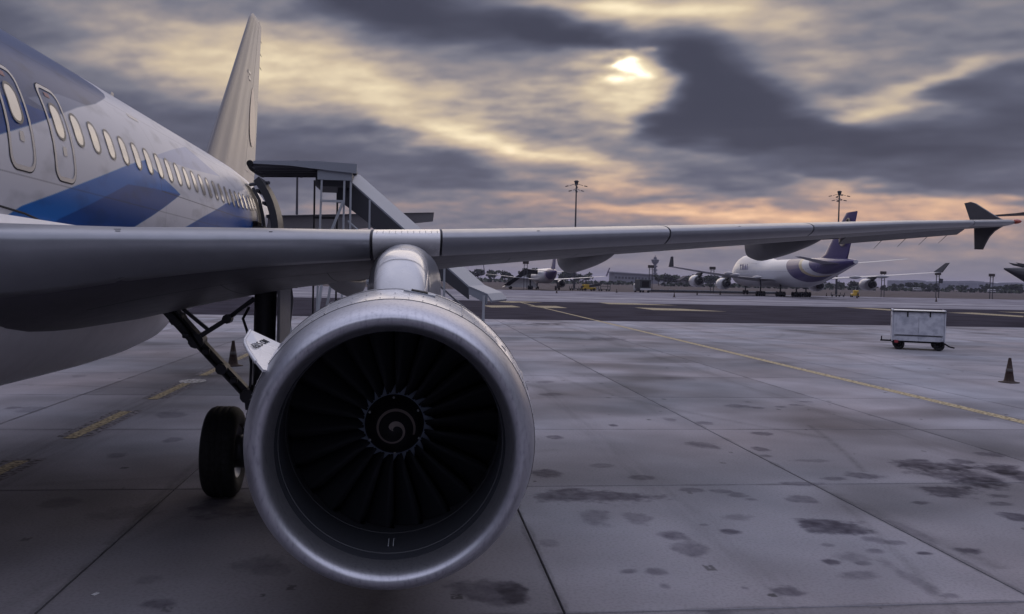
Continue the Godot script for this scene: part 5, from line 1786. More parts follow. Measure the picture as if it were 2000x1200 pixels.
func make_jumbo() -> void:
	var root := thing("jumbo_jet", "four-engined white jumbo jet with purple tail and golden emblem, parked beyond the taxiway", "airliner", Vector3(88.3, 0, -225), deg_to_rad(-2.5))
	var hull_rows := [[0.0, 0.1, 5.0, 4.8], [0.8, 1.1, 6.1, 3.9], [2.5, 2.1, 7.4, 3.1, 0.6], [4.5, 2.75, 8.2, 2.6, 1.5], [7.0, 3.1, 8.5, 2.3, 1.75], [10.0, 3.25, 8.7, 2.2, 1.7], [18.0, 3.25, 8.7, 2.2, 1.65], [22.0, 3.25, 8.7, 2.2, 1.2], [25.5, 3.25, 8.7, 2.2, 0.5], [28.5, 3.25, 8.7, 2.2, 0.0], [46.0, 3.25, 8.7, 2.25], [51.0, 3.1, 8.7, 2.9], [56.0, 2.7, 8.65, 4.0], [61.0, 2.05, 8.5, 5.2], [65.5, 1.35, 8.3, 6.3], [68.0, 0.85, 8.1, 6.9], [69.0, 0.5, 7.9, 7.2]]
	var m := jumbo_paint()
	var body := jet_hull(root, hull_rows, m, 40)
	var wing_m := mat("jumbo_wing", lin(0.30, 0.30, 0.34), 0.4)
	for s in [-1, 1]:
		jet_wing(root, s, [[2.6, 19.5, 16.0, 3.9, 1.5], [12.0, 28.0, 9.2, 4.5, 0.95], [22.0, 36.5, 6.3, 5.4, 0.6], [30.2, 43.7, 4.0, 6.25, 0.35]], "wing", wing_m)
		var st := mb()
		slab_of(st, PackedVector2Array([Vector2(44.0, 6.2), Vector2(47.6, 6.25), Vector2(49.3, 8.35), Vector2(48.0, 8.35)]), Vector3(30.3 * s, 0, 0), Vector3.BACK, Vector3.UP + Vector3(0.28 * s, 0, 0), Vector3(0.22, 0, 0))
		obj(st, "winglet", mats["steel_dark"], root, Vector3(-0.28 * 6.2 * s, 0, 0))
		jet_engine(root, Vector3(11.7 * s, 2.75, 23.0), 1.45, 5.6, 4.3, mats["white_paint"])
		jet_engine(root, Vector3(20.8 * s, 3.25, 31.0), 1.45, 5.6, 5.1, mats["white_paint"])
		jet_wing(root, s, [[1.0, 57.0, 8.0, 7.2, 0.7], [6.0, 61.5, 5.2, 7.75, 0.42], [11.0, 66.0, 2.8, 8.35, 0.22]], "tailplane", wing_m)
		for z in [26.0, 31.5, 37.0]:
			var st2 := mb()
			var x: float = [7.0, 14.0, 17.5][int((z - 26.0) / 5.5)] * s
			lathe(st2, [Vector2(0, 0.05), Vector2(1.0, 0.3), Vector2(3.0, 0.42), Vector2(5.0, 0.25), Vector2(5.8, 0.05)], Vector3(x, 4.0 + absf(x) * 0.06, z + 6.0), frame_of(Vector3.BACK), 10, true, true)
			obj(st2, "flap_track_fairing", wing_m, root)
		bogie(root, Vector3(5.5 * s, 0, 33.5), 4.2, 0.62, 2, 1.5, 1.15)
		bogie(root, Vector3(1.9 * s, 0, 36.6), 3.2, 0.62, 2, 1.5, 1.15)
	bogie(root, Vector3(0, 0, 7.8), 3.2, 0.6, 1, 0.0, 0.95)
	var f := jet_fin(root, [[8.2, 51.5, 14.0, 1.1], [9.3, 55.0, 11.0, 0.9], [13.0, 59.0, 8.4, 0.65], [17.2, 64.0, 5.0, 0.35], [17.4, 64.5, 4.3, 0.15]], mats["purple_paint"])
	# golden looping emblem on both sides of the fin
	for s in [-1, 1]:
		for q in [[12.4, 63.9, 1.4, 1.55], [13.9, 65.3, 1.0, 1.05], [14.3, 63.6, 0.8, 0.85], [15.4, 65.7, 0.65, 0.7]]:
			var st3 := mb()
			var pts := PackedVector3Array()
			for i in 25:
				var a := TAU * i / 24.0
				var z: float = q[1] + cos(a) * float(q[2])
				var y: float = q[0] + sin(a) * float(q[3])
				pts.append(Vector3(s * (0.40 - (y - 12.0) * 0.03), y, z))
			pipe(st3, pts, 0.19, 6)
			obj(st3, "tail_emblem", mat("emblem_gold", lin(0.32, 0.27, 0.20), 0.5), f)
		for q in [[12.5, 63.9, 0.75]]:
			var st4 := mb()
			tube(st4, Vector3(0.2 * s, q[0], q[1]), Vector3(0.42 * s, q[0], q[1]), q[2], q[2] * 0.9, 16)
			obj(st4, "emblem_heart", mat("emblem_rose", lin(0.12, 0.04, 0.10), 0.5), f)
	var t := TextMesh.new()
	t.text = "T H A I"
	t.font_size = 16
	t.pixel_size = 0.11
	t.depth = 0.12
	var fnt := SystemFont.new()
	fnt.font_names = PackedStringArray(["Droid Serif"])
	t.font = fnt
	put(t, "lettering", mat("lettering_lilac", lin(0.22, 0.20, 0.30), 0.5), body, Transform3D(Basis(Vector3.BACK, Vector3.UP, Vector3.LEFT), Vector3(-3.20, 7.1, 15.0)))

func make_twinjet() -> void:
	var root := thing("twin_jet", "distant white twin-engined airliner with purple tail, seen from behind on the far stands", "airliner", Vector3(36.2, 0, -251.0))
	var rows := [[0.0, 0.1, 3.4, 3.3], [0.7, 0.8, 4.3, 2.6], [2.5, 1.5, 5.3, 2.0], [5.0, 1.95, 5.85, 1.78], [24.0, 1.97, 5.9, 1.76], [28.0, 1.75, 5.9, 2.5], [32.0, 1.2, 5.7, 3.5], [35.5, 0.6, 5.4, 4.4], [37.0, 0.25, 5.2, 4.75]]
	var w := 512
	var h := 128
	var im := Image.create(w, h, false, Image.FORMAT_RGB8)
	im.fill(lin(0.60, 0.60, 0.64))
	im.fill_rect(Rect2i(int(0.80 * w), 0, w, h), lin(0.05, 0.03, 0.13))
	im.fill_rect(Rect2i(int(0.775 * w), 0, 8, h), lin(0.45, 0.30, 0.45))
	for side in 2:
		for i in 40:
			im.fill_rect(Rect2i(70 + i * 7, int(0.3 * h) if side == 0 else int(0.7 * h), 3, 2), lin(0.1, 0.1, 0.12))
	var m := mat("twin_paint", Color.WHITE, 0.35, 0.0, 0.3)
	m.albedo_texture = ImageTexture.create_from_image(im)
	jet_hull(root, rows, m)
	var wing_m := mat("twin_wing", lin(0.55, 0.55, 0.60), 0.35, 0.0, 0.2)
	for s in [-1, 1]:
		jet_wing(root, s, [[1.6, 12.0, 6.6, 2.75, 0.85], [6.4, 14.6, 4.0, 3.15, 0.5], [16.8, 20.2, 1.6, 4.1, 0.2]], "wing", wing_m)
		var st := mb()
		slab_of(st, PackedVector2Array([Vector2(20.2, 4.05), Vector2(21.8, 4.05), Vector2(23.0, 6.4), Vector2(22.2, 6.4)]), Vector3(16.85 * s, 0, 0), Vector3.BACK, Vector3.UP + Vector3(0.2 * s, 0, 0), Vector3(0.12, 0, 0))
		obj(st, "winglet", mats["purple_paint"], root, Vector3(-0.8 * s, 0, 0))
		jet_engine(root, Vector3(5.75 * s, 1.75, 11.0), 1.12, 4.6, 3.0, mats["white_paint"])
		jet_wing(root, s, [[0.4, 31.0, 4.0, 4.9, 0.4], [6.2, 34.2, 1.6, 5.4, 0.18]], "tailplane", wing_m)
		bogie(root, Vector3(3.8 * s, 0, 17.7), 2.6, 0.57, 1, 0.0, 0.95)
	bogie(root, Vector3(0, 0, 5.1), 2.0, 0.4, 1, 0.0, 0.55)
	jet_fin(root, [[5.6, 28.0, 8.0, 0.5], [6.4, 29.8, 6.3, 0.45], [12.0, 34.8, 2.6, 0.22]], mats["purple_paint"])

func make_turboprop() -> void:
	# mostly outside the frame at the right: only the tail's tips reach into it
	var root := thing("turboprop", "grey high-tailed plane of which only pointed tail tips show at the right", "airplane", Vector3(69.0, 0, -62.0), -PI / 2)
	var rows := [[0.0, 0.1, 2.6, 2.5], [0.8, 0.8, 3.3, 1.7], [2.5, 1.3, 3.9, 1.25], [4.5, 1.43, 4.1, 1.15], [15.0, 1.43, 4.1, 1.15], [18.5, 1.15, 4.3, 2.2], [21.0, 0.65, 4.6, 3.5], [22.75, 0.08, 4.52, 4.38]]
	jet_hull(root, rows, mats["wing_grey"])
	for s in [-1, 1]:
		jet_wing(root, s, [[0.0, 9.2, 2.6, 4.15, 0.4], [4.5, 9.2, 2.6, 4.2, 0.38], [13.5, 9.7, 1.5, 4.4, 0.2]], "wing", mats["wing_grey"])
		jet_engine(root, Vector3(4.0 * s, 3.6, 7.0), 0.6, 4.6, 4.2, mats["wing_grey"])
		jet_wing(root, s, [[0.0, 18.6, 3.3, 8.85, 0.24], [3.6, 20.4, 1.7, 8.9, 0.14]], "tailplane", mats["wing_grey"])
		bogie(root, Vector3(2.0 * s, 0, 10.8), 1.6, 0.42, 1, 0.0, 0.45)
		var st := mb()
		slab_of(st, PackedVector2Array([Vector2(19.6, 4.35), Vector2(21.7, 4.75), Vector2(22.1, 4.95), Vector2(19.2, 4.6)]), Vector3(0.4 * s, 0, 0), Vector3.BACK, Vector3.UP, Vector3(0.08, 0, 0))
		obj(st, "tail_strake", mats["wing_grey"], root)
	bogie(root, Vector3(0, 0, 1.9), 1.4, 0.3, 1, 0.0, 0.3)
	jet_fin(root, [[3.9, 15.4, 4.6, 0.3], [8.8, 18.2, 2.4, 0.22]], mats["wing_grey"])

# ---------------------------------------------------------------- apron furniture
func light_mast(called_label: String, at: Vector3, h: float) -> void:
	var root := thing("floodlight_mast", called_label, "light mast", at, 0.0, "floodlight masts")
	var st := mb()
	tube(st, Vector3.ZERO, Vector3(0, h, 0), 0.36, 0.19, 12)
	obj(st, "pole", mats["steel_dark"], root)
	st = mb()
	lathe(st, [Vector2(h - 0.3, 0.4), Vector2(h + 0.6, 0.6), Vector2(h + 0.8, 0.8), Vector2(h + 1.1, 0.4)], Vector3.ZERO, Basis.IDENTITY, 12, true, true)
	obj(st, "mast_head", mats["steel_dark"], root)
	for k in 8:
		var a := TAU * (k + 0.3) / 8
		for q in [[h - 0.6, 2.8, 0.8], [h - 2.0, 1.8, 0.5]]:
			if q[1] < 3.0 and k % 2: continue
			st = mb()
			var d := Vector3(cos(a), 0, sin(a))
			bar(st, Vector3(0, q[0] + 0.8, 0), d * (q[1] - 0.8) + Vector3(0, q[0] + 0.15, 0), 0.12, 0.12)
			box(st, Vector3.ZERO, Vector3(0.95, 0.2, 0.6), Transform3D(Basis(Vector3.UP, -a) * Basis(Vector3.BACK, -0.2), d * q[1] + Vector3(0, q[0], 0)))
			obj(st, "floodlight", mats["steel_dark"], root)

func stand_sign(label: String, at: Vector3, h: float, low_box: bool) -> void:
	var root := thing("stand_sign", label, "stand sign", at, 0.0, "twin-post sign boxes along the stands' edge")
	var st := mb()
	box(st, Vector3(0, h - 0.42, 0), Vector3(1.62, 0.78, 0.5), Transform3D.IDENTITY, 0.05)
	obj(st, "sign_box", mat("sign_dark", lin(0.045, 0.035, 0.034), 0.6), root)
	for s in [-1, 1]:
		st = mb()
		bar(st, Vector3(0.42 * s, 0, 0), Vector3(0.42 * s, h - 0.8, 0), 0.15, 0.15)
		obj(st, "post", mats["steel_dark"], root)
	for y in [h - 1.1, h - 2.6, h - 4.2]:
		st = mb()
		bar(st, Vector3(-0.42, y, 0), Vector3(0.42, y, 0), 0.09, 0.09)
		obj(st, "cross_rail", mats["steel_dark"], root)
	if low_box:
		st = mb()
		box(st, Vector3(0.25, h - 2.3, 0.2), Vector3(0.9, 1.2, 0.4), Transform3D(Basis(Vector3.BACK, -0.12), Vector3.ZERO))
		obj(st, "display_box", mats["steel_dark"], root)

func make_cone(label: String, at: Vector3, h: float, turn: float, group := "") -> Node3D:
	var root := thing("traffic_cone", label, "traffic cone", at, turn, group)
	var k := h / 0.8
	var st := mb()
	lathe(st, [Vector2(0.05, 0.17), Vector2(0.09, 0.145), Vector2(0.36, 0.105), Vector2(0.365, 0.107), Vector2(0.46, 0.094), Vector2(0.465, 0.09), Vector2(0.76, 0.045), Vector2(0.79, 0.042), Vector2(0.80, 0.03)].map(func(p): return p * k), Vector3.ZERO, Basis.IDENTITY, 20, true, true)
	obj(st, "cone_body", mats["cone_rubber"], root)
	st = mb()
	lathe(st, [Vector2(0.368, 0.1075), Vector2(0.37, 0.109), Vector2(0.455, 0.0975), Vector2(0.458, 0.095)].map(func(p): return p * k), Vector3.ZERO, Basis.IDENTITY, 20)
	obj(st, "reflective_band", mats["cone_band"], root)
	st = mb()
	var rr := []
	for q in [[0.0, 0.245], [0.028, 0.245], [0.045, 0.19], [0.06, 0.165]]:
		var r := PackedVector3Array()
		for i in 16:
			var a := TAU * i / 16
			var sq := 1.0 / pow(pow(absf(cos(a)), 6.0) + pow(absf(sin(a)), 6.0), 1.0 / 6.0) if q[1] > 0.2 else 1.0
			r.append(Vector3(cos(a) * sq * q[1], q[0], sin(a) * sq * q[1]) * k)
		rr.append(r)
	loft(st, rr, true, true, true)
	obj(st, "cone_foot", mats["cone_rubber"], root)
	return root

func make_cart() -> void:
	# white container trolley, long side towards the camera
	var root := thing("baggage_cart", "worn white box-sided baggage cart standing alone on the apron", "baggage cart", Vector3(23.1, 0, -36.6), -0.50)
	var st := mb()
	box(st, Vector3(0, 1.08, 0), Vector3(2.1, 1.32, 1.45), Transform3D.IDENTITY, 0.02)
	obj(st, "body", mats["cart_white"], root)
	for q in [[-0.46, 1], [0.46, 1], [-0.46, -1], [0.46, -1]]:
		st = mb()
		box(st, Vector3(q[0], 1.1, 0.735 * float(q[1])), Vector3(0.90, 0.82, 0.02), Transform3D.IDENTITY, 0.006)
		obj(st, "side_panel", mats["cart_white"], root)
		st = mb()
		box(st, Vector3(q[0], 0.52, 0.735 * float(q[1])), Vector3(0.90, 0.22, 0.02), Transform3D.IDENTITY, 0.006)
		obj(st, "side_panel", mats["cart_white"], root)
	for s in [-1, 1]:
		st = mb()
		box(st, Vector3(1.075 * s, 1.1, 0), Vector3(0.05, 1.46, 1.52), Transform3D.IDENTITY, 0.012)
		var e := obj(st, "end_board", mats["cart_white"], root)
		if s < 0:
			st = mb()
			box(st, Vector3(-1.105, 1.5, 0.1), Vector3(0.006, 0.09, 0.75))
			for k in 3:
				box(st, Vector3(-1.105, 1.12 - 0.04 * k, 0.1 + 0.1 * k), Vector3(0.006, 0.24 - 0.05 * k, 0.03), Transform3D.IDENTITY)
			obj(st, "faded_print", mat("print_grey", lin(0.16, 0.17, 0.21), 0.6), e)
	st = mb()
	box(st, Vector3(0, 1.785, 0), Vector3(2.06, 0.04, 1.5), Transform3D.IDENTITY, 0.01)
	obj(st, "roof", mat("cart_roof", lin(0.62, 0.60, 0.58), 0.5), root)
	st = mb()
	box(st, Vector3(0, 1.742, 0.02), Vector3(2.2, 0.035, 1.53))
	obj(st, "roof_edge", mats["black"], root)
	for x in [-0.46, 0.46]:
		st = mb()
		box(st, Vector3(x, 1.62, 0.755), Vector3(0.055, 0.22, 0.03))
		obj(st, "strap", mats["black"], root)
	st = mb()
	bar(st, Vector3(-1.0, 0.66, 0.748), Vector3(1.0, 0.66, 0.748), 0.03, 0.03)
	obj(st, "seam_rail", mats["steel_dark"], root)
	st = mb()
	box(st, Vector3(0, 0.37, 0), Vector3(2.2, 0.08, 1.3))
	bar(st, Vector3(-1.1, 0.36, 0), Vector3(-1.55, 0.36, 0), 0.07, 0.07)
	bar(st, Vector3(1.05, 0.36, 0.4), Vector3(1.3, 0.2, 0.45), 0.06, 0.06)
	bar(st, Vector3(1.3, 0.2, 0.45), Vector3(1.5, 0.16, 0.5), 0.06, 0.06)
	bar(st, Vector3(-1.5, 0.33, 0), Vector3(-1.5, 0.56, 0), 0.05, 0.05)
	obj(st, "chassis", mats["black"], root)
	for q in [[-0.9, 0.74]]:
		st = mb()
		box(st, Vector3(q[0], 0.37, q[1]), Vector3(0.15, 0.12, 0.02))
		obj(st, "red_reflector", mats["red_paint"], root)
	var wm := wheel_mesh(0.24, 0.15)
	for x in [-0.78, 0.86]:
		for z in [-0.55, 0.55]:
			var w := put(wm[0], "tyre", mats["tyre_rubber"], root, Transform3D(Basis(Vector3.UP, PI / 2), Vector3(x, 0.24, z)))
			put(wm[1], "rim", mats["black"], root, Transform3D(Basis(Vector3.UP, PI / 2), Vector3(x, 0.24, z)))

func far_vehicles() -> void:
	# high-lift catering truck seen from behind
	var root := thing("catering_truck", "dark box-bodied service truck with a white rear frame beyond the taxiway", "truck", Vector3(59.3, 0, -214))
	var st := mb()
	box(st, Vector3(0, 2.25, -1.0), Vector3(2.9, 2.3, 5.0), Transform3D.IDENTITY, 0.05)
	obj(st, "box_body", mat("truck_dark", lin(0.045, 0.048, 0.055), 0.5), root)
	st = mb()
	box(st, Vector3(0, 0.9, 1.52), Vector3(2.7, 0.45, 0.25))
	obj(st, "rear_frame", mats["white_paint"], root)
	st = mb()
	box(st, Vector3(0, 2.2, 1.53), Vector3(1.9, 1.5, 0.05))
	obj(st, "rear_door", mats["black"], root)
	st = mb()
	box(st, Vector3(-0.2, 1.3, -4.6), Vector3(2.4, 1.9, 1.8), Transform3D.IDENTITY, 0.15)
	obj(st, "cab", mats["white_paint"], root)
	for x in [-1.05, 1.05]:
		for z in [0.6, -4.4]:
			st = mb()
			lathe(st, [Vector2(-0.17, 0.2), Vector2(-0.17, 0.42), Vector2(0.17, 0.42), Vector2(0.17, 0.2)], Vector3(x, 0.42, z), frame_of(Vector3.RIGHT), 16, true, true)
			obj(st, "wheel", mats["tyre_rubber"], root)
	# yellow baggage loaders
	for q in [["yellow conveyor loader with raised boom near the distant twin jet", Vector3(48.5, 0, -232), 0.3], ["yellow conveyor loader parked under the jumbo jet's far wing", Vector3(112.0, 0, -205), 1.2]]:
		root = thing("belt_loader", q[0], "belt loader", q[1], q[2])
		st = mb()
		box(st, Vector3(0, 0.65, 0), Vector3(4.2, 0.55, 1.6), Transform3D.IDENTITY, 0.08)
		obj(st, "chassis", mats["yellow_paint"], root)
		st = mb()
		box(st, Vector3(-0.9, 1.35, 0.1), Vector3(1.7, 0.85, 1.2), Transform3D.IDENTITY, 0.1)
		obj(st, "cab", mats["yellow_paint"], root)
		st = mb()
		bar(st, Vector3(-2.6, 0.85, 0.5), Vector3(3.4, 1.75, 0.5), 0.2, 0.7)
		obj(st, "conveyor", mats["steel_dark"], root)
		st = mb()
		bar(st, Vector3(2.2, 1.0, -0.4), Vector3(3.3, 0.45, -0.4), 0.1, 0.5)
		obj(st, "ramp_plate", mats["white_paint"], root)
		for x in [-1.4, 1.4]:
			for z in [-0.75, 0.75]:
				st = mb()
				lathe(st, [Vector2(-0.12, 0.15), Vector2(-0.12, 0.36), Vector2(0.12, 0.36), Vector2(0.12, 0.15)], Vector3(x, 0.36, z), frame_of(Vector3.BACK), 14, true, true)
				obj(st, "wheel", mats["tyre_rubber"], root)
	# low dollies and frames
	var i := 0
	for q in [["empty dark dolly frame between the loader and the service truck", Vector3(52.3, 0, -229)], ["low dark dolly just left of the yellow loader by the twin jet", Vector3(45.0, 0, -233)], ["dark dolly beside the loader under the jumbo jet's far wing", Vector3(108.0, 0, -206)]]:
		root = thing("container_dolly", q[0], "dolly", q[1], 0.2)
		st = mb()
		box(st, Vector3(0, 0.5, 0), Vector3(3.0, 0.15, 1.8))
		obj(st, "deck", mats["steel_dark"], root)
		for x in [-1.4, 1.4]:
			for z in [-0.8, 0.8]:
				st = mb()
				bar(st, Vector3(x, 0.5, z), Vector3(x, 2.1 if i == 0 else 1.1, z), 0.12, 0.12)
				obj(st, "post", mats["steel_dark"], root)
				st = mb()
				lathe(st, [Vector2(-0.08, 0.22), Vector2(0.08, 0.22)], Vector3(x * 0.8, 0.22, z), frame_of(Vector3.BACK), 12, true, true)
				obj(st, "wheel", mats["tyre_rubber"], root)
		if i == 0:
			for y in [1.3, 2.1]:
				st = mb()
				bar(st, Vector3(-1.4, y, 0.8), Vector3(1.4, y, 0.8), 0.1, 0.1)
				obj(st, "cross_rail", mats["steel_dark"], root)
		i += 1
	# stairs truck next to the distant twin jet
	root = thing("stairs_truck", "white stairs truck with dark sloping flight left of the distant twin jet", "stairs truck", Vector3(30.0, 0, -234.5))
	st = mb()
	slab_of(st, PackedVector2Array([Vector2(-5.2, 0.55), Vector2(4.2, 0.55), Vector2(4.2, 1.5), Vector2(1.2, 3.7), Vector2(0.0, 3.7)]), Vector3.ZERO, Vector3.RIGHT, Vector3.UP, Vector3(0, 0, 1.9))
	obj(st, "body", mats["white_paint"], root)
	st = mb()
	slab_of(st, PackedVector2Array([Vector2(-5.2, 0.95), Vector2(-3.4, 0.95), Vector2(1.2, 4.3), Vector2(-0.6, 4.3)]), Vector3(0, 0, 0.99), Vector3.RIGHT, Vector3.UP, Vector3(0, 0, 0.05))
	obj(st, "stair_flight", mats["black"], root)
	st = mb()
	slab_of(st, PackedVector2Array([Vector2(-1.0, 4.3), Vector2(4.4, 4.3), Vector2(4.4, 5.6), Vector2(0.6, 5.6)]), Vector3(0, 0, 0.2), Vector3.RIGHT, Vector3.UP, Vector3(0, 0, 1.8))
	obj(st, "top_enclosure", mats["black"], root)
	for x in [-3.0, 2.6]:
		for z in [-0.85, 0.85]:
			st = mb()
			lathe(st, [Vector2(-0.15, 0.2), Vector2(-0.15, 0.42), Vector2(0.15, 0.42), Vector2(0.15, 0.2)], Vector3(x, 0.42, z), frame_of(Vector3.BACK), 14, true, true)
			obj(st, "wheel", mats["tyre_rubber"], root)
	# long low barrier in front of the jumbo's left wing
	root = thing("low_barrier", "long low dark barrier with a pale top in front of the jumbo jet's left wing", "barrier", Vector3(86, 0, -233.0))
	for k in 14:
		st = mb()
		box(st, Vector3(-19.0 + k * 2.7, 0.32, 0), Vector3(2.62, 0.6, 0.45), Transform3D.IDENTITY, 0.04)
		obj(st, "barrier_block", mats["steel_dark"], root)
		st = mb()
		box(st, Vector3(-19.0 + k * 2.7, 0.68, 0), Vector3(2.5 if k > 2 else 1.0, 0.12, 0.3))
		obj(st, "top_rail", mats["steel_pale"], root)
	# pale vans on the perimeter road
	for q in [["small pale van on the far perimeter road under the right-hand sign boxes", Vector3(352, 0, -560), 0.0], ["pale minibus on the far perimeter road left of the last sign box", Vector3(405, 0, -555), 0.1], ["pale coach on the perimeter road in front of the long terminal", Vector3(242, 0, -800), 0.0]]:
		root = thing("van", q[0], "van", q[1], q[2])
		var l: float = 12.0 if String(q[0]).contains("coach") else 6.0
		st = mb()
		box(st, Vector3(0, 1.5, 0), Vector3(l, 2.0, 2.0), Transform3D.IDENTITY, 0.3)
		obj(st, "body", mats["white_paint"], root)
		st = mb()
		box(st, Vector3(0, 1.9, 0), Vector3(l * 0.92, 0.7, 2.02))
		obj(st, "window_band", mats["black"], root)
		for x in [-l * 0.33, l * 0.33]:
			st = mb()
			tube(st, Vector3(x, 0.4, -1.0), Vector3(x, 0.4, 1.0), 0.4, -1, 12)
			obj(st, "wheel", mats["tyre_rubber"], root)

# ---------------------------------------------------------------- skyline
func make_skyline() -> void:
	var conc := mat("tower_concrete", lin(0.085, 0.085, 0.10), 0.8)
	var glass := mat("tower_glass", lin(0.03, 0.032, 0.04), 0.3)
	var root := thing("control_tower", "tall slender airport control tower with a flared cab on the horizon", "control tower", Vector3(435.5, 0, -1500))
	var st := mb()
	tube(st, Vector3(0, 0, 0), Vector3(0, 37, 0), 2.7, 2.4, 16)
	obj(st, "shaft", conc, root)
	for y in [10.0, 16.5, 23.0, 29.5]:
		st = mb()
		tube(st, Vector3(0.7, y, 0), Vector3(0.7, y + 2.4, 0), 3.9, 3.9, 16)
		obj(st, "balcony", conc, root)
	st = mb()
	lathe(st, [Vector2(34, 2.6), Vector2(38, 6.0), Vector2(43, 7.0), Vector2(43.2, 6.2)], Vector3.ZERO, Basis.IDENTITY, 20, true, true)
	obj(st, "cab_floor", conc, root)
	st = mb()
	lathe(st, [Vector2(40.2, 6.6), Vector2(42.0, 7.05)], Vector3.ZERO, Basis.IDENTITY, 20)
	obj(st, "cab_glazing", glass, root)
	st = mb()
	lathe(st, [Vector2(43, 3.4), Vector2(47.2, 2.4), Vector2(48.0, 2.3)], Vector3.ZERO, Basis.IDENTITY, 16, true, true)
	tube(st, Vector3(0, 48, 0), Vector3(0, 51, 0), 0.5)
	obj(st, "roof_drum", conc, root)
	# long terminal with a row of openings
	root = thing("terminal_building", "long pale terminal building with a row of dark openings left of the control tower", "building", Vector3(325, 0, -1190))
	var wall := mat("terminal_wall", lin(0.19, 0.19, 0.22), 0.8)
	st = mb()
	slab_of(st, PackedVector2Array([Vector2(-43, 0), Vector2(62, 0), Vector2(62, 7), Vector2(48, 11.5), Vector2(-43, 15.5)]), Vector3.ZERO, Vector3.RIGHT, Vector3.UP, Vector3(0, 0, 30))
	obj(st, "hall", wall, root)
	st = mb()
	slab_of(st, PackedVector2Array([Vector2(-46, 14.8), Vector2(48, 10.8), Vector2(48, 11.8), Vector2(-46, 16.2)]), Vector3.ZERO, Vector3.RIGHT, Vector3.UP, Vector3(0, 0, 34))
	obj(st, "roof", mat("terminal_roof", lin(0.30, 0.30, 0.34), 0.6), root)
	for k in 18:
		st = mb()
		box(st, Vector3(-40 + k * 4.8, 8.0 - k * 0.13, 15.1), Vector3(3.0, 3.0, 0.4))
		obj(st, "window", glass, root)
	# pale sheds to the right
	var sheds := [["low pale shed on the horizon under the jumbo jet's right wing tip", 1105.0, -1800.0, 55.0, 17.5], ["second pale shed on the horizon right of the wing-tip shed", 1170.0, -1800.0, 48.0, 16.5], ["broad pale shed on the horizon left of the tree clump", 1262.0, -1830.0, 66.0, 19.0]]
	for q in sheds:
		root = thing("hangar", q[0], "hangar", Vector3(q[1], 0, q[2]))
		st = mb()
		slab_of(st, PackedVector2Array([Vector2(-q[3] * 0.5, 0), Vector2(q[3] * 0.5, 0), Vector2(q[3] * 0.5, q[4]), Vector2(0, q[4] + 1.5), Vector2(-q[3] * 0.5, q[4])]), Vector3.ZERO, Vector3.RIGHT, Vector3.UP, Vector3(0, 0, 60))
		obj(st, "shell", mat("hangar_wall", lin(0.22, 0.23, 0.27), 0.7), root)
		for k in 4:
			st = mb()
			box(st, Vector3(q[3] * (-0.36 + 0.24 * k), q[4] * 0.4, 30.2), Vector3(q[3] * 0.2, q[4] * 0.75, 0.5))
			obj(st, "door_leaf", mat("hangar_door", lin(0.16, 0.17, 0.20), 0.7), root)
	root = thing("long_hangar", "very long low building with a pale double roofline behind the trees at right", "building", Vector3(1420, 0, -1900))
	st = mb()
	box(st, Vector3(0, 8, 0), Vector3(290, 16, 70))
	obj(st, "hall", mat("hangar_wall", lin(0.22, 0.23, 0.27), 0.7), root)
	for k in 3:
		st = mb()
		slab_of(st, PackedVector2Array([Vector2(-50, 16), Vector2(50, 16), Vector2(40, 18.2), Vector2(0, 19.4), Vector2(-40, 18.2)]), Vector3(-97 + 97 * k, 0, 0), Vector3.RIGHT, Vector3.UP, Vector3(0, 0, 72))
		obj(st, "roof", mat("terminal_roof", lin(0.30, 0.30, 0.34), 0.6), root)
	# a low house block among the trees
	root = thing("house", "low gabled building among the trees left of the jumbo jet's outer engine", "building", Vector3(214, 0, -640))
	st = mb()
	box(st, Vector3(0, 2.2, 0), Vector3(18, 4.4, 9))
	obj(st, "wall", mat("house_wall", lin(0.16, 0.15, 0.16), 0.8), root)
	st = mb()
	slab_of(st, PackedVector2Array([Vector2(-10, 4.4), Vector2(10, 4.4), Vector2(4, 8.0), Vector2(-4, 8.0)]), Vector3.ZERO, Vector3.RIGHT, Vector3.UP, Vector3(0, 0, 10))
	obj(st, "roof", mat("house_roof", lin(0.06, 0.05, 0.055), 0.8), root)

func tree_crown(seed_: int, w: float, h: float, base: float, n: int) -> Mesh:
	var st := mb()
	var r := RandomNumberGenerator.new()
	r.seed = seed_
	var clumps := []
	for i in 9:
		var a := r.randf() * TAU
		var d := sqrt(r.randf()) * 0.62
		clumps.append([Vector3(cos(a) * d * w, base + h * r.randf_range(0.2, 0.82), sin(a) * d * w), r.randf_range(0.26, 0.5)])
	for i in n:
		var c: Array = clumps[r.randi() % clumps.size()]
		var v := Vector3(r.randfn(), r.randfn(), r.randfn()).normalized() * pow(r.randf(), 0.4) * float(c[1])
		var p: Vector3 = c[0] + Vector3(v.x * w, v.y * h * 0.55, v.z * w)
		if p.y < base * 0.7: continue
		var s := r.randf_range(0.4, 0.95)
		var b := Basis(Vector3(r.randfn(), r.randfn(), r.randfn()).normalized(), r.randf() * TAU)
		quad(st, p + b.x * s, p + b.y * s * 0.7, p - b.x * s, p - b.y * s * 0.7)
	st.generate_normals()
	return st.commit()

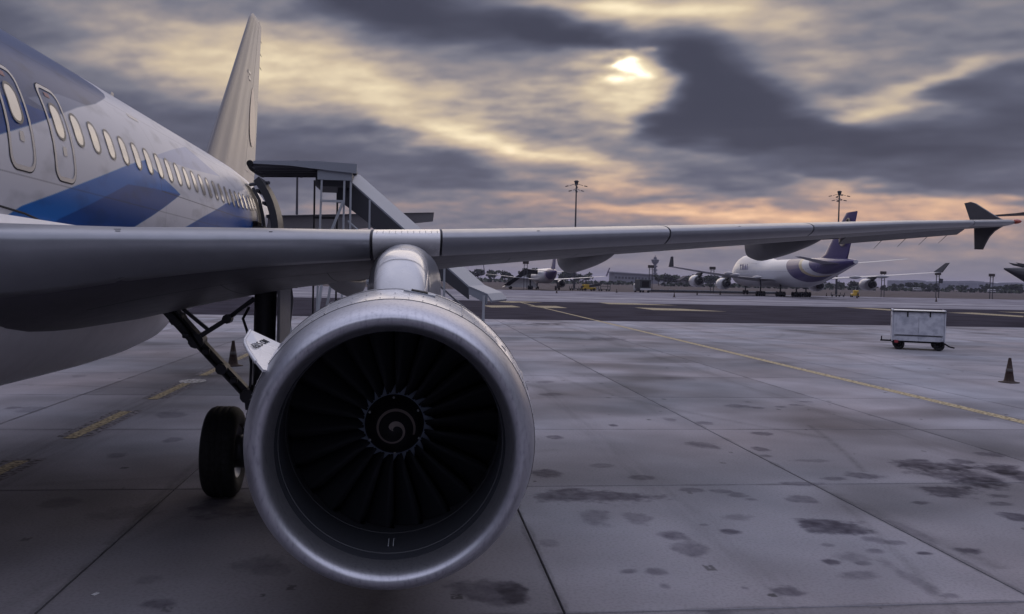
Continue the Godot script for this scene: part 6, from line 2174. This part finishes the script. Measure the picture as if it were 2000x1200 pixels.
func make_trees() -> void:
	rng.seed = 91
	var protos := []
	for k in 5:
		var w: float = [4.6, 5.6, 3.6, 6.4, 2.6][k]
		var h: float = [6.5, 7.5, 6.0, 8.0, 9.0][k]
		var st := mb()
		tube(st, Vector3.ZERO, Vector3(0.2, 3.2, 0), 0.32, 0.2, 7)
		for i in 4:
			var a := TAU * i / 4 + k
			tube(st, Vector3(0.15, 2.4 + 0.2 * i, 0), Vector3(cos(a) * w * 0.5, 4.6 + 0.4 * i, sin(a) * w * 0.5), 0.13, 0.05, 5)
		st.generate_normals()
		protos.append([tree_crown(100 + k, w, h, 2.2, 420), st.commit()])
	# belts of trees: from/to x and z, how many, height factor
	var belts := [["dark broadleaf tree in the belt behind the distant twin jet", 20.0, 148.0, -690.0, 22, 1.05], ["dark broadleaf tree left of the jumbo jet's left wing", 192.0, 262.0, -640.0, 15, 0.95], ["dark broadleaf tree behind the jumbo jet's body", 262.0, 330.0, -620.0, 12, 0.7], ["dark broadleaf tree in the long belt behind the right-hand sign boxes", 330.0, 560.0, -610.0, 48, 0.66], ["dark broadleaf tree on the horizon seen under the stairs and the wing", -250.0, 20.0, -700.0, 26, 0.9]]
	for b in belts:
		for i in int(b[4]):
			var t := (i + rng.randf_range(-0.35, 0.35)) / float(b[4])
			var at := Vector3(lerpf(b[1], b[2], t), 0, float(b[3]) + rng.randf_range(-35, 35))
			var k := rng.randi() % 5
			if k == 4 and rng.randf() < 0.6: k = 1
			var o := thing("tree", b[0], "tree", at, rng.randf() * TAU, b[0])
			var s := float(b[5]) * rng.randf_range(0.75, 1.2)
			var xf := Transform3D(Basis.from_scale(Vector3(s * 1.25, s, s * 1.25)), Vector3.ZERO)
			put(protos[k][0], "crown", mats["leaf_dark"] if rng.randf() < 0.6 else mats["leaf_mid"], o, xf)
			put(protos[k][1], "trunk", mats["bark"], o, xf)
	# scrub along the feet of the belts
	var st := mb()
	for i in 2600:
		var x := rng.randf_range(-260, 600)
		var z := rng.randf_range(-575, -560) if x > 170 else rng.randf_range(-650, -635)
		var s := rng.randf_range(0.6, 1.8)
		var b := Basis(Vector3(rng.randfn(), rng.randfn(), rng.randfn()).normalized(), rng.randf() * TAU)
		var p := Vector3(x, rng.randf_range(0.3, 2.4), z)
		quad(st, p + b.x * s, p + b.y * s, p - b.x * s, p - b.y * s)
	var sc := obj(st, "undergrowth", mats["leaf_dark"])
	sc.set_meta("kind", "stuff")
	sc.set_meta("label", "dark scrub along the foot of the distant tree belts")
	sc.set_meta("category", "undergrowth")

func make_things() -> void:
	make_stairs()
	make_cart()
	make_cone("dark traffic cone with a dull band on open concrete, right of the baggage cart", Vector3(18.13, 0, -23.9), 0.76, 0.3)
	make_cone("dark traffic cone standing by the undercarriage brace, near the dashed line", Vector3(-5.43, 0, -26.8), 0.78, 0.8)
	var i := 0
	for q in [["small cone farthest left, ahead of the distant twin jet", 30.4, -178.0], ["small cone beside the service truck", 49.5, -203.0], ["small cone left of the jumbo jet, the nearer of two", 49.2, -156.1], ["small cone below the jumbo jet's left wing tip", 64.3, -187.0], ["small cone below the jumbo jet's left engines", 75.5, -202.5], ["small cone close behind the jumbo jet's main wheels", 108.0, -212.0], ["small cone below the loader under the far wing", 102.7, -186.9], ["small cone out on the apron right of the jumbo jet", 104.6, -159.7]]:
		make_cone(q[0], Vector3(q[1], 0, q[2]), 0.95, i * 0.4, "small cones round the far stands")
		i += 1
	for q in [["crumpled white paper scrap on the concrete near the large right-hand oil stain", Vector3(8.35, 0, -9.95), 0.4], ["small white paper scrap on the dark concrete left of the engine", Vector3(-2.73, 0, -7.75), 1.1]]:
		var scrap := thing("paper_scrap", q[0], "litter", q[1], q[2])
		var sm := mb()
		for k in 4:
			var z := -0.03 + k * 0.018
			quad(sm, Vector3(-0.055, 0.004 + 0.012 * (k % 2), z), Vector3(-0.05, 0.016 - 0.012 * (k % 2), z + 0.018), Vector3(0.05, 0.02 - 0.012 * (k % 2), z + 0.018), Vector3(0.055, 0.006 + 0.012 * (k % 2), z))
		obj(sm, "paper", mats["cowl_paint"], scrap).scale = Vector3(0.6, 0.6, 0.6)
	make_jumbo()
	make_twinjet()
	make_turboprop()
	light_mast("tall floodlight mast rising above the middle of the wing", Vector3(47.9, 0, -250), 31.4)
	light_mast("tall floodlight mast behind the jumbo jet's tail fin", Vector3(135.7, 0, -260), 32.2)
	light_mast("floodlight mast seen behind the stairs' canopy", Vector3(-24.0, 0, -180), 25.2)
	stand_sign("sign box on twin posts behind the stairs truck by the distant twin jet", Vector3(30.3, 0, -228), 7.75, false)
	stand_sign("sign box on twin posts in front of the control tower", Vector3(64.2, 0, -225), 7.4, false)
	stand_sign("sign box on twin posts above the jumbo jet's left wing", Vector3(80.8, 0, -223), 7.3, false)
	stand_sign("sign box on twin posts above the jumbo jet's right outer engine", Vector3(127.4, 0, -218.5), 7.05, false)
	stand_sign("sign box on twin posts with a lower display box, right of the jumbo's winglet", Vector3(142.7, 0, -217.5), 7.1, true)
	stand_sign("last sign box on twin posts towards the edge of the scene", Vector3(158.6, 0, -217.5), 7.05, false)
	far_vehicles()
	make_skyline()
	make_trees()

func _ready() -> void:
	make_environment()
	make_materials()
	make_ground()
	make_airliner()
	make_things()
